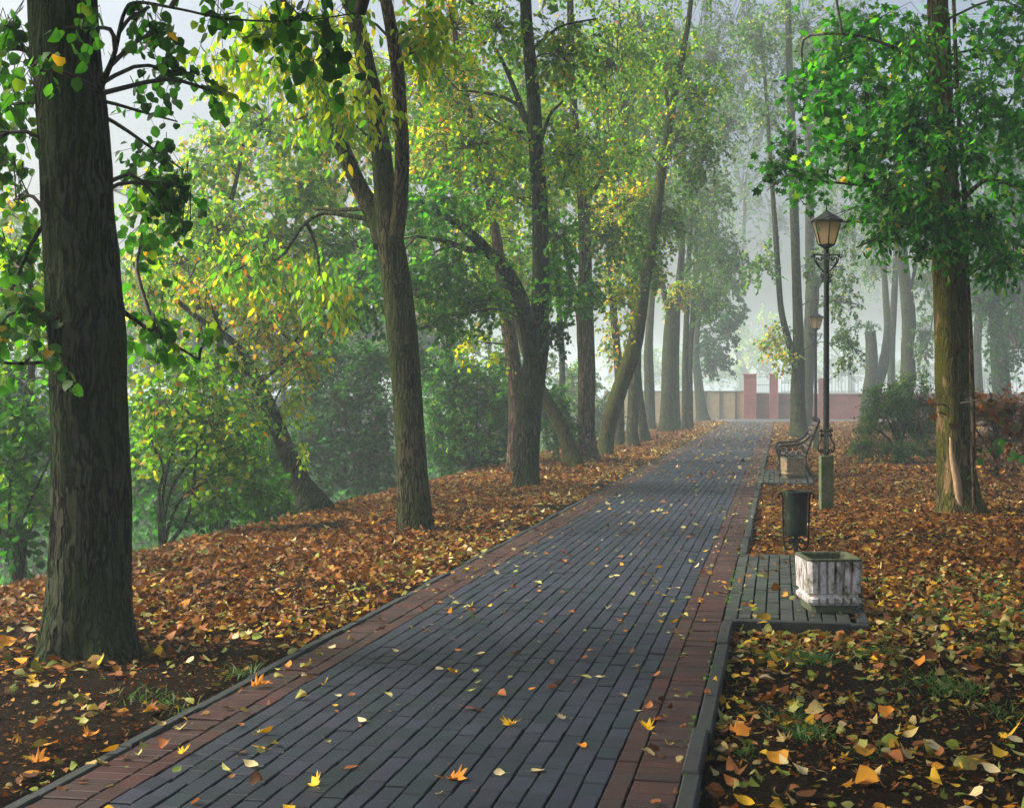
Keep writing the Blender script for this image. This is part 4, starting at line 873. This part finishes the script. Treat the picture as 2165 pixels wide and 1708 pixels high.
# lamp posts
def make_lamp(label, loc):
    t = thing("street_lamp", label, "lamp post", loc, "old style lamp posts", YAW)
    g = Geo().box(-.088, .088, -.088, .088, -.2, .742, bev=.008); g.build("pedestal", M['post'], t, smooth=False)
    n_ = 260; z = np.linspace(.74, 3.72, n_); P = np.stack([np.zeros(n_), np.zeros(n_), z], -1)
    def tw(P, th):
        a = th[None] * 3 + P[:, 2:3] * 34
        return 1 + .26 * np.abs(np.sin(a / 1.0)) * ((P[:, 2:3] > 1.1) & (P[:, 2:3] < 3.6))
    g = Geo(); g.add(*tube(P, np.interp(z, [.74, 1.2, 3.6, 3.66, 3.7], [.038, .036, .032, .040, .034]), 24, True, tw)); g.build("twisted_pole", M['iron'], t)
    for k in range(4):      # curled iron at the foot and under the lantern
        an = k * pi / 2
        def turn(P):
            P = np.asarray(P); return np.stack([P[:, 0] * cos(an), P[:, 0] * sin(an), P[:, 2]], -1)
        g = Geo()
        lo = np.vstack([spiral(.062, .80, .010, .030, .3 * pi, -1.75 * pi, 20)[::1], catmull(flat([(.092, .79), (.118, .83), (.112, .90), (.075, .975), (.05, 1.03)]), 16),
                        spiral(.068, 1.035, .022, .008, pi, -1.2 * pi, 14)])
        g.add(*tube(turn(lo), .0125, 7)); g.add(*tube(turn(spiral(.070, 1.105, .028, .008, pi, 3.4 * pi, 16)), .011, 7))
        g.build("foot_scroll", M['iron'], t)
        g = Geo()
        hi = np.vstack([spiral(.205, 3.625, .008, .022, 2.2 * pi, .5 * pi, 12), catmull(flat([(.19, 3.645), (.10, 3.645), (.02, 3.645)]), 8)])
        g.add(*tube(turn(hi), .011, 7))
        br_ = np.vstack([spiral(.085, 3.595, .010, .032, .3 * pi, 2.05 * pi, 16), catmull(flat([(.12, 3.60), (.145, 3.60), (.145, 3.55), (.10, 3.47), (.04, 3.40)]), 14)])
        g.add(*tube(turn(br_), .011, 7))
        g.add(*tube(turn(catmull(flat([(.165, 3.64), (.172, 3.59), (.16, 3.54), (.115, 3.47)]), 12)), .009, 7))
        g.add(*tube(turn(spiral(.058, 3.345, .030, .010, .9 * pi, 3.0 * pi, 16)), .011, 7)); g.add(*tube(turn(spiral(.05, 3.265, .024, .008, pi, -1.0 * pi, 14)), .010, 7))
        g.build("bracket_scroll", M['iron'], t)
    # lantern: six sided, wider at the top
    z0, z1, r0, r1 = 3.79, 4.135, .118, .222; ph = [R_(30 + 60 * k) + 0 for k in range(6)]
    hexp = lambda r, z: [(r * cos(a), r * sin(a), z) for a in ph]
    lan = Geo()
    for a in ph: lan.add(*tube(np.array([(r0 * cos(a), r0 * sin(a), z0), (r1 * cos(a), r1 * sin(a), z1)]), .0095, 6))
    for r, z in ((r0, z0), (r1, z1)):
        H = hexp(r, z)
        for k in range(6): lan.add(*tube(np.array([H[k], H[(k + 1) % 6]]), .0095, 6))
    v, f = lathe([(.02, 3.68), (.034, 3.69), (.04, 3.71), (.03, 3.725), (.05, 3.745), (.09, 3.77), (.122, 3.785), (.122, 3.795), (0, 3.795)], 24); lan.add(v, f)
    fr = lan.build("lantern_frame", M['iron'], t)
    for k in range(6):
        a, c = ph[k], ph[(k + 1) % 6]; s = .985
        q = [(r0*s*cos(a), r0*s*sin(a), z0), (r0*s*cos(c), r0*s*sin(c), z0), (r1*s*cos(c), r1*s*sin(c), z1), (r1*s*cos(a), r1*s*sin(a), z1)]
        g = Geo().add(q, [(0, 1, 2, 3)]); g.build("glass_pane", M['amber'], fr, smooth=False)
    g = Geo(); A, B_, Cc = hexp(.247, 4.128), hexp(.247, 4.14), hexp(.03, 4.275)
    vv = A + B_ + Cc + [(0, 0, 4.28), (0, 0, 4.14)]; ff = []
    for k in range(6):
        k2 = (k + 1) % 6; ff += [(k, k2, 6 + k2, 6 + k), (6 + k, 6 + k2, 12 + k2, 12 + k)]
    g.add(vv, [np.array(ff), np.array([(12 + k, 12 + (k + 1) % 6, 18) for k in range(6)] + [((k + 1) % 6, k, 19) for k in range(6)])])
    roof = g.build("roof", M['iron'], t, smooth=False)
    g = Geo(); g.add(*tube(np.array([(0, 0, 4.26), (0, 0, 4.31), (0, 0, 4.33), (0, 0, 4.43)]), [.02, .012, .009, .003], 8)); g.build("finial", M['iron'], roof)
    g = Geo(); v, f = lathe([(0, 3.84), (.018, 3.85), (.024, 3.90), (.022, 3.97), (.012, 4.0), (0, 4.005)], 14); g.add(v, f); g.build("bulb", M['bulb'], t)
    return t
lp = at(1747, 833, 20.5)
lamp = make_lamp("nearer black twisted lamp post with amber lantern on a green stone pedestal", (lp[0], lp[1], -.02))
lp = at(1724.5, 833, 42.4)
dup(lamp, (lp[0], lp[1], -.22), "farther lamp post, half hidden in mist behind the bench")

# bench
bc = at(1680, 833, 28.6)
t = thing("park_bench", "bench with curly black iron ends and worn brown slats facing the path", "bench", (bc[0] - .02, bc[1], 0), rz=0.02)
for sy in (-1, 1):
    g = Geo(); y0 = sy * .95
    def add(pts, r, n_=24):
        P = catmull(flat(pts), n_); P[:, 1] = y0; g.add(*tube(P, r * 1.25, 8))
    add([(-.29, .0), (-.27, .1), (-.25, .22), (-.29, .36), (-.325, .45), (-.32, .54), (-.27, .60), (-.1, .61), (.06, .63), (.20, .70), (.30, .80), (.40, .90)], .019, 50)   # front leg and arm
    add([(.30, 0.0), (.25, .15), (.20, .30), (.22, .45), (.32, .72), (.44, 1.03), (.47, 1.10)], .021, 36)    # back leg and post
    add([(-.27, .38), (-.1, .40), (.1, .39), (.21, .37)], .017)
    add([(-.26, .22), (-.1, .16), (.1, .15), (.23, .2)], .013)
    for cx_, cz_, r_ in ((-.22, .53, .05), (-.10, .54, .045), (.02, .55, .045), (.13, .58, .05), (-.16, .46, .035), (-.04, .46, .035), (.08, .47, .04), (.18, .49, .03)):
        P = spiral(cx_, cz_, r_, .008, -pi, 1.4 * pi, 22); P[:, 1] = y0; g.add(*tube(P, .013, 6))
    P = spiral(-.31, .50, .055, .012, .5 * pi, 3.0 * pi, 20); P[:, 1] = y0; g.add(*tube(P, .015, 8))
    P = spiral(-.295, .40, .045, .012, -.2 * pi, 2.2 * pi, 20); P[:, 1] = y0; g.add(*tube(P, .014, 8))
    P = spiral(.43, 1.10, .045, .012, 0, 1.7 * pi, 18); P[:, 1] = y0; g.add(*tube(P, .010, 8))
    g.build("iron_end", M['iron'], t)
for k in range(6):
    x = -.25 + k * .083; z = .425 - .012 * (k / 5) + (.004 if k == 0 else 0)
    g = Geo().box(x, x + .068, -1.0, 1.0, z - .018, z + .016, bev=.005); g.build("seat_slat", M['slat'], t)
for k in range(6):
    u = (k + .5) / 6; x = .235 + .215 * u; z = .50 + .56 * u
    g = Geo().box(-.015, .015, -1.0, 1.0, -.036, .036, bev=.004)
    o = g.build("back_slat", M['slat'], t); o.location = (x - .012, 0, z); o.rotation_euler = (0, R_(21), 0)

# ------------------------------------------------------------------ walls at the far end
WY = 93.2
def wx(px, Y=WY):
    v = Fv + Rv * (px - CX) / FPX; return v[0] / v[1] * (Y) 
def wz(px, py, Y=WY):
    v = Fv + Rv * (px - CX) / FPX + Uv * (CY - py) / FPX; return EYE + v[2] / v[1] * Y
xa, xb, xc, xd = wx(1470), wx(1573), wx(1599), wx(1627)
xe = wx(1645)
t = thing("rendered_wall", "low beige rendered wall with brown posts left of the red brick gateway", "wall", ((xa + xb) / 2, WY, 0))
ox = (xa + xb) / 2; top = wz(1530, 829)
Geo().box(xa - 6 - ox, xb - .02 - ox, .02, .2, -.3, top).build("wall_panel", M['beige'], t, smooth=False)
Geo().box(xa - 6 - ox, xb - .02 - ox, -.03, .25, top + .002, top + .08).build("coping", M['coping'] if 0 else M['slat'], t, smooth=False)
for px in (1492, 1523, 1556):
    x = wx(px) - ox; Geo().box(x - .07, x + .07, -.06, .017, -.3, top).build("post", M['slat'], t, smooth=False)
ptop = wz(1600, 793)
for (x0, x1, nm) in ((xb, xc, "left"), (xd, xe, "right")):
    c = (x0 + x1) / 2
    t = thing("gate_pillar", "wider red brick pillar at the left of the narrow gate" if nm == "left" else "narrower red brick pillar at the right of the narrow gate", "pillar", (c, WY, 0), "gate pillars")
    h = (x1 - x0) / 2
    Geo().box(-h, h, -.35, .35, -.3, ptop).build("shaft", M['gatebrick'], t, smooth=False)
    Geo().box(-h - .05, h + .05, -.4, .4, ptop + .002, ptop + .09, bev=.02).build("cap", M['gatebrick'], t, smooth=False)
t = thing("gate", "narrow gate between the two red brick pillars, solid below and barred above", "gate", ((xc + xd) / 2, WY + .1, 0))
h = (xd - xc) / 2 - .01
Geo().box(-h, h, -.03, .03, .05, wz(1610, 831)).build("gate_panel", M['redbrick'], t, smooth=False)
g = Geo(); z0, z1 = wz(1610, 831) + .01, wz(1610, 797)
for x in np.linspace(-h + .03, h - .03, 7): g.add(*tube(np.array([(x, 0, z0), (x, 0, z1)]), .013, 6))
for z in (z0 + .03, (z0 + z1) / 2, z1): g.add(*tube(np.array([(-h, 0, z), (h, 0, z)]), .018, 6))
g.build("bars", M['bluepaint'], t)
xr = wx(2420); wt = wz(1780, 833)
t = thing("brick_wall", "long low red brick wall carrying the iron fence right of the gate", "wall", ((xe + xr) / 2, WY, 0)); ox = (xe + xr) / 2
Geo().box(xe + .01 - ox, xr - ox, .0, .3, -.3, wt).build("wall_panel", M['redbrick'], t, smooth=False)
Geo().box(xe + .01 - ox, xr - ox, -.05, .35, wt + .002, wt + .09).build("coping", M['coping'], t, smooth=False)
fz0, flo, fhi = wt + .09, wz(1700, 806), wz(1800, 788)
pill = [1738, 1822, 1906, 1990, 2074, 2158, 2242, 2326]
for px in pill[:1]:
    x = wx(px) - ox; Geo().box(x - .2, x + .2, -.07, .4, -.3, wz(px, 800)).build("pillar", M['redbrick'], t, smooth=False)
t = thing("iron_fence", "blue grey iron bar fence with arched panels standing on the brick wall", "fence", (ox, WY + .15, fz0))
edges = [1645] + pill
for k in range(len(edges) - 1):
    a, b_ = wx(edges[k]) - ox + .22, wx(edges[k + 1]) - ox - .22
    g = Geo(); m_ = max(6, int((b_ - a) / .2)); X = np.linspace(a, b_, m_ + 1)
    arch = k % 2 == 1
    prof = lambda x: (flo + (fhi - flo) * (sstep(0, .35, (x - a) / (b_ - a)) * sstep(1, .65, (x - a) / (b_ - a)) if arch else 0)) - fz0
    for x in X: g.add(*tube(np.array([(x, 0, 0), (x, 0, prof(x) + .12), (x, 0, prof(x) + .2)]), [.014, .014, .003], 5))
    for off in (0.0, -.12 if arch else -.1):
        g.add(*tube(np.array([(x, 0, prof(x) + off) for x in np.linspace(a, b_, 20)]), .02, 5))
    g.add(*tube(np.array([(a, 0, .08), (b_, 0, .08)]), .018, 5))
    g.build("fence_panel", M['bluepaint'], t)

# ------------------------------------------------------------------ fallen leaves
LIT = {
 'brown':  ([(0.36,0.125,0.016),(0.26,0.085,0.014),(0.42,0.19,0.028),(0.14,0.050,0.013),(0.48,0.25,0.04),(0.56,0.20,0.016),(0.07,0.028,0.010)], [.26,.22,.15,.14,.10,.08,.05]),
 'gold':   ([(0.62,0.38,0.03),(0.66,0.30,0.03),(0.55,0.42,0.16),(0.34,0.34,0.10),(0.34,0.13,0.04),(0.20,0.08,0.03),(0.22,0.28,0.04),(0.60,0.48,0.28)], [.14,.07,.12,.20,.18,.12,.13,.04]),
 'path':   ([(0.50,0.40,0.17),(0.36,0.34,0.12),(0.32,0.13,0.05),(0.16,0.07,0.03),(0.62,0.36,0.04),(0.20,0.24,0.06),(0.60,0.46,0.28)], [.22,.2,.18,.14,.1,.1,.06]),
}
def lpick(p, n_):
    c, q = LIT[p]; q = np.array(q) / np.sum(q)
    return np.array(c)[rng.choice(len(c), n_, p=q)] * rng.uniform(.45, 1.15, (n_, 1)) * (.52 if p == 'brown' else .80)
def lay(g, X, Y, z, size, tms, pal, curl=.5, tilt=.35, cols=None):
    n_ = len(X)
    if n_ == 0: return
    a = rng.uniform(0, 2 * pi, n_); N = norm(np.array([0, 0, 1.0]) + rng.normal(0, tilt, (n_, 3)))
    T = np.stack([np.cos(a), np.sin(a), np.zeros(n_)], -1)
    cols = lpick(pal, n_) if cols is None else cols
    ch = rng.integers(0, len(tms), n_)
    for k, tm in enumerate(tms):
        q = ch == k
        if q.any(): inst(g, tm, np.stack([X, Y, z], -1)[q], T[q], N[q], size[q], rng.normal(.1, curl, (q.sum(), 3)), cols[q])
def inview(X, Y, pad=180):
    d = X * Fv[0] + Y * Fv[1] + (-EYE) * Fv[2]; r = X * Rv[0] + Y * Rv[1]
    px = CX + FPX * r / np.maximum(d, .1)
    return (d > 4.2) & (px > -pad) & (px < 2165 + pad)
def scatter(x0, x1, y0, y1, dens):
    n_ = rng.poisson((x1 - x0) * (y1 - y0) * dens); X = rng.uniform(x0, x1, n_); Y = rng.uniform(y0, y1, n_)
    k = inview(X, Y); return X[k], Y[k]
g = Geo()
def keep(X, Y, p):
    q = rng.random(len(X)) < p; return X[q], Y[q]
for side, (x0, x1) in (('L', (-10.5, -2.975)), ('R', (-.315, 11.0))):
    for (y0, y1, dens, sz, tms) in ((3.5, 9, 330, .058, ('ovate', 'ovate', 'slim', 'heart', 'maple')), (9, 16, 640, .054, ('ovate', 'ovate', 'slim', 'heart', 'maple')),
                                    (16, 28, 480, .060, ('kitew', 'kite', 'ovate')), (28, 52, 210, .085, ('kitew', 'kite')), (52, 84, 80, .12, ('kitew', 'kite'))):
        X, Y = scatter(x0, x1, y0, y1, dens)
        cl = vnoise(X * .9 + 40, Y * .9 + 40, 2.5) * .6 + vnoise(X * 2.7 + 40, Y * 2.7 + 40, 4.5) * .4
        if side == 'L':
            far_ = sstep(6.5, 11.0, Y + .35 * (-X - 3.0)); edge = sstep(-2.95, -3.9, X)
            p = np.clip(.16 + .66 * far_ * (.30 + .70 * edge) + (cl - .5) * 1.8, .04, 1)
            X, Y = X, Y; q = rng.random(len(X)) < p; X, Y, cl, far_ = X[q], Y[q], cl[q], far_[q]
        else:
            far_ = sstep(8.0, 13.0, Y + .15 * X)
            p = np.clip(.42 + .42 * far_ + (cl - .5) * 1.6, .06, 1)
            p = np.where((X < PX) & (((Y > P1[0]) & (Y < P1[1])) | ((Y > P2[0]) & (Y < P2[1]))), .03, p)
            q = rng.random(len(X)) < p; X, Y, cl, far_ = X[q], Y[q], cl[q], far_[q]
        br = rng.random(len(X)) < .2 + .68 * far_ - (.25 if side == 'R' else 0.15) * (cl < .45) - (.45 * sstep(14.5, 11.5, Y) if side == 'R' else .35 * sstep(-4.0, -3.1, X))
        z = np.where((X < PX) & (X > -.33) & (((Y > P1[0]) & (Y < P1[1])) | ((Y > P2[0]) & (Y < P2[1]))), .012, ground_z(X, Y) + rng.uniform(.004, .035, len(X)))
        size = sz * np.clip(np.exp(rng.normal(-.05, .33, len(X))), .4, 1.8)
        for bb, pal in ((br, 'brown'), (~br, 'gold')): lay(g, X[bb], Y[bb], z[bb], size[bb], tms, pal, .6 if y0 < 16 else .4, .38 if y0 < 16 else .25)
for (x0, x1) in ((-8.5, -2.975), (-.315, 5.5)):
    X, Y = scatter(x0, x1, 4.5, 15, 420); k = ~((X > -.33) & (X < PX) & (Y > P1[0]) & (Y < P1[1])); X, Y = X[k], Y[k]
    k = rng.random(len(X)) < .25 + 1.1 * vnoise(X * 1.8 + 12, Y * 1.8, 8.8); X, Y = X[k], Y[k]
    lay(g, X, Y, ground_z(X, Y) + rng.uniform(.001, .012, len(X)), rng.uniform(.012, .034, len(X)), ('kitew', 'kite', 'kites'), 'brown', .6, .5)
# leaves on the paving far along, and the small bits between the pavers
for x0, x1 in ((-2.93, -2.62), (-.66, -.33)):
    X, Y = scatter(x0, x1, 5, 40, 14); lay(g, X, Y, np.full(len(X), .012), .042 * rng.uniform(.6, 1.5, len(X)), ('ovate', 'slim', 'heart'), 'path', .7, .3)
X, Y = scatter(-2.9, -.4, 13, 27, 6.0); lay(g, X, Y, np.full(len(X), .008), .062 * rng.uniform(.6, 1.4, len(X)), ('ovate', 'slim', 'heart'), 'path', .6, .25)
X, Y = scatter(-2.9, -.4, 27, 84, 6.5); lay(g, X, Y, np.full(len(X), .012), .085 * rng.uniform(.6, 1.4, len(X)), ('kitew', 'kite'), 'path', .5, .3)
X, Y = scatter(-2.9, -.4, 4, 27, 16); e = np.minimum(X + 2.9, -.4 - X); k = rng.random(len(X)) < .35 + .65 * (e < .35); X, Y = X[k], Y[k]
lay(g, X, Y, np.full(len(X), .006), .024 * rng.uniform(.5, 1.4, len(X)), ('slim', 'ovate'), 'path', .4, .3)
o = g.build("fallen_leaves", M['litter']); tag(o, "carpet of brown, orange and yellow fallen leaves beside the path", "leaves", kind="stuff")

# the biggest single leaves
CN = {'orange': (0.62, 0.24, 0.03), 'yellow': (0.70, 0.42, 0.025), 'pale': (0.58, 0.47, 0.25), 'green': (0.20, 0.27, 0.06), 'brown': (0.30, 0.11, 0.04), 'dark brown': (0.11, 0.05, 0.025), 'yellow-green': (0.42, 0.40, 0.12)}
SH = {'ovate': "oval", 'slim': "narrow", 'heart': "heart-shaped", 'maple': "lobed"}
VAR = {}
def leaf_variant(tm, cn, k):
    key = (tm, cn, k)
    if key not in VAR:
        g = Geo(); c = np.array([CN[cn]]) * rng.uniform(.8, 1.15)
        inst(g, tm, np.array([[0, -.45, 0]]), np.array([[0, 1.0, 0]]), np.array([[0, 0, 1.0]]), np.array([1.0]), np.array([[rng.uniform(.1, 1.3), rng.uniform(-.3, 1.1), rng.normal(0, .6)]]), c)
        P = catmull([(0, -.45, 0), (.02, -.62, .02), (.05, -.8, .05)], 5); v, f = tube(P, .012, 4); g.add(v, f, c[0] * .8)
        me = g.build("fallen_leaf", M['litter']); VAR[key] = me.data
        bpy.data.objects.remove(me)
    return VAR[key]
def single_leaf(x, y, z, size, tm, cn, label, group):
    o = bpy.data.objects.new("fallen_leaf", leaf_variant(tm, cn, int(rng.integers(0, 3)))); COL.objects.link(o)
    o.location = (x, y, z); o.scale = (size,) * 3
    o.rotation_euler = (rng.normal(0, .10), rng.normal(0, .10), rng.uniform(0, 2 * pi))
    vz = np.array([tuple(v.co) for v in o.data.vertices]); Rm = np.array(o.rotation_euler.to_matrix())
    o.location.z = z - float((vz @ Rm.T)[:, 2].min()) * size + .001
    tag(o, label, "leaf", group)
special = [(960,1648,.115,'maple','orange',"big bright orange lobed leaf on the grey pavers near the bottom edge"),
 (1080,1532,.10,'maple','yellow',"folded golden yellow leaf in the middle of the grey pavers"),
 (1367,1545,.095,'maple','yellow',"large golden leaf lying across the right red brick border"),
 (545,1452,.13,'maple','orange',"rusty orange crumpled leaf on the left kerb"),
 (1000,1500,.11,'slim','brown',"curled reddish brown leaf with a long arched stalk on the grey pavers"),
 (388,1594,.075,'maple','yellow',"small golden leaf on the left red brick border near the bottom"),
 (1250,1375,.07,'ovate','orange',"small orange leaf on the grey pavers level with the bay's kerb"),
 (1555,1548,.12,'maple','orange',"orange lobed leaf beside the right kerb on dark soil"),
 (1640,1400,.09,'heart','yellow',"yellow leaf in front of the grass tuft by the bay's kerb"),
 (1850,1395,.10,'heart','yellow',"bright yellow folded leaf behind the second grass tuft"),
 (1790,1610,.09,'ovate','yellow',"yellow oval leaf in the middle of the right-hand soil"),
 (1575,1700,.09,'ovate','yellow',"yellow oval leaf at the bottom edge right of the kerb"),
 (2130,1560,.12,'maple','yellow',"large golden lobed leaf at the right edge of the picture"),
 (205,1410,.09,'maple','yellow',"golden lobed leaf just in front of the thick left trunk"),
 (190,1555,.10,'maple','orange',"orange lobed leaf on dark soil at the lower left"),
 (230,1590,.09,'slim','yellow',"yellow leaf with orange tip beside the left kerb"),
 (1000,1315,.10,'maple','green',"cluster-like green leaf on the grey pavers")]
for (px, py, s, tm, cn, lb) in special:
    q = gp(px, py, 0.0); gz = 0.0
    if not (-2.9 < q[0] < -.4):
        gz = float(ground_z(q[0], q[1])) + .02; gz = max(gz, .014) if (-2.97 < q[0] < -.32) else gz; q = gp(px, py, gz)
    single_leaf(q[0], q[1], gz, s, tm, cn, lb, "large fallen leaves")
nleaf = len(special)
used = []
def zone(x, y):
    if x < -2.6: s_ = "left red brick border"
    elif x > -.7: s_ = "right red brick border"
    else: s_ = "grey pavers, " + ("left side" if x < -2.0 else "middle" if x < -1.3 else "right side") 
    r_ = "at the bottom of the picture" if y < 6.6 else "level with the near soil bed" if y < 10 else "level with the white planter" if y < 14.6 else "level with the lamp post" if y < 21 else "level with the bench"
    return s_ + " " + r_
tms = ('ovate', 'ovate', 'slim', 'heart', 'maple'); cns = ['pale', 'yellow-green', 'brown', 'dark brown', 'yellow', 'orange', 'green']
X, Y = scatter(-2.88, -.42, 4.7, 27, 9.0); k = np.argsort(Y + rng.normal(0, .8, len(X)))[:198]
for x, y in zip(X[k], Y[k]):
    tm = tms[rng.integers(0, 5)]; cn = cns[rng.choice(7, p=[.16, .22, .20, .16, .11, .08, .07])]
    lb = "%s %s leaf on the %s" % (cn, SH[tm], zone(x, y))
    single_leaf(x, y, .001, rng.uniform(.038, .076), tm, cn, lb, "fallen leaves on the paving: " + lb)
n2 = 0
for side, (x0, x1) in (('left', (-5, -3.05)), ('right', (-.25, 2.6))):
    X, Y = scatter(x0, x1, 4.6, 9.2, 14); k = rng.permutation(len(X))[:42]
    for x, y in zip(X[k], Y[k]):
        tm = tms[rng.integers(0, 5)]; cn = cns[rng.choice(7, p=[.26, .14, .18, .04, .18, .16, .04])]
        lb = "%s %s leaf on the dark soil %s of the path, %s" % (cn, SH[tm], side, "near the bottom edge" if y < 6.3 else "a little farther back")
        single_leaf(x, y, float(ground_z(x, y)) + .022, rng.uniform(.06, .105), tm, cn, lb, "fallen leaves on the soil: " + lb)

# grass and low weeds
g = Geo()
def tuft(px, py, n_, spread, h, col=(0.045, 0.11, 0.02)):
    c = gp(px, py)
    x = c[0] + rng.normal(0, spread, n_); y = c[1] + rng.normal(0, spread * 1.3, n_); z = ground_z(x, y) - .005
    P = np.stack([x, y, z], -1); T = norm(np.stack([rng.normal(0, .55, n_), rng.normal(0, .55, n_), np.ones(n_)], -1))
    V = []; S = norm(np.cross(T, rand_unit(n_))); H = h * rng.uniform(.5, 1.3, n_)[:, None]; out_ = norm(T * np.array([1, 1, 0]) + 1e-6)
    for u, wd in ((0, .0035), (.5, .003), (1.0, .0004)):
        q = P + T * H * u + out_ * H * .35 * u * u - np.array([0, 0, .2]) * H * u * u
        V += [q - S * wd, q + S * wd]
    V = np.stack(V, 1); F = np.array([(0, 1, 3, 2), (2, 3, 5, 4)])[None] + (np.arange(n_) * 6)[:, None, None]
    g.add(V.reshape(-1, 3), F.reshape(-1, 4), np.repeat(np.array([col]) * rng.uniform(.6, 1.5, (n_, 1)), 6, 0))
for a in ((1950,1420,90,.12,.06),(2110,1480,60,.09,.07),(1580,1560,30,.05,.06),(1850,1560,30,.08,.06),(1665,1372,260,.085,.085),(1720,1376,160,.06,.07),(1842,1366,160,.09,.08),(2015,1440,150,.09,.10),(1715,1520,110,.06,.09),(1660,1490,50,.05,.07),(1900,1460,30,.1,.06),(1770,1330,60,.04,.06),
          (1985,1290,200,.25,.05),(2060,1300,260,.3,.06),(1960,1255,200,.3,.05),(2110,1260,200,.35,.06),(2080,1350,120,.2,.06),(1870,1300,120,.15,.05),(300,1470,40,.06,.08),(520,1420,60,.06,.09),(420,1500,50,.06,.08),(340,1490,30,.06,.08),(620,1395,30,.06,.06),(1650,1110,160,.16,.05),(1630,1085,100,.1,.05)): tuft(*a)
X, Y = scatter(.7, 3.4, 9.3, 13.2, 150); k = vnoise(X * 1.5 + 9, Y * 1.5, 2.2) > .46; lay(g, X[k], Y[k], ground_z(X[k], Y[k]) + .03, .035 * rng.uniform(.6, 1.4, k.sum()), ('ovate', 'heart'), 'path', .3, .4, cols=np.array([(0.035, 0.11, 0.02)]) * rng.uniform(.6, 1.5, (k.sum(), 1)))
n_ = 420; Y = rng.uniform(4, 22, n_) ** 1.0; cl = vnoise(Y * 3 + 1, 3.3, 1.1) > .5; Y = Y[cl]
lay(g, rng.normal(-.4, .008, len(Y)), Y, np.full(len(Y), .006), .02 * rng.uniform(.5, 1.6, len(Y)), ('ovate',), 'path', .3, .8, cols=np.array([(0.07, 0.17, 0.025)]) * rng.uniform(.6, 1.4, (len(Y), 1)))
tag(g.build("grass", M['grass']), "small tufts of green grass and weeds among the fallen leaves", "grass", kind="stuff")

g = Geo()
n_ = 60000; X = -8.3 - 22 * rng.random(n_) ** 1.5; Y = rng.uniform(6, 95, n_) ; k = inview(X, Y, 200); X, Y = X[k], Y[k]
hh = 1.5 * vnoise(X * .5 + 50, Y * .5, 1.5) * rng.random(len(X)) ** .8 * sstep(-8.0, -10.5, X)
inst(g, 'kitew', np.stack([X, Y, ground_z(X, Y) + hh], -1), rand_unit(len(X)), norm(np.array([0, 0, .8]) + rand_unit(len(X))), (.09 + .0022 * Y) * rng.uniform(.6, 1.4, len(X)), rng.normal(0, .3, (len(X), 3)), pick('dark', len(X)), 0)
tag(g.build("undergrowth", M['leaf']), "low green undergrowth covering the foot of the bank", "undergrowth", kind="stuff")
# ------------------------------------------------------------------ misty air
g = Geo().box(-260, 260, -60, 640, -4.5, 17.5)
m, n, o = mat_new("misty air")
v = nd(n, "ShaderNodeVolumePrincipled"); v.inputs["Color"].default_value = (0.80, 0.94, 1.0, 1); v.inputs["Density"].default_value = 0.0027
v.inputs["Anisotropy"].default_value = 0.25
n.links.new(v.outputs[0], o.inputs["Volume"])
hz = g.build("haze", m, smooth=False); tag(hz, kind="stuff")
print("crown leaves", LEAVES[0])
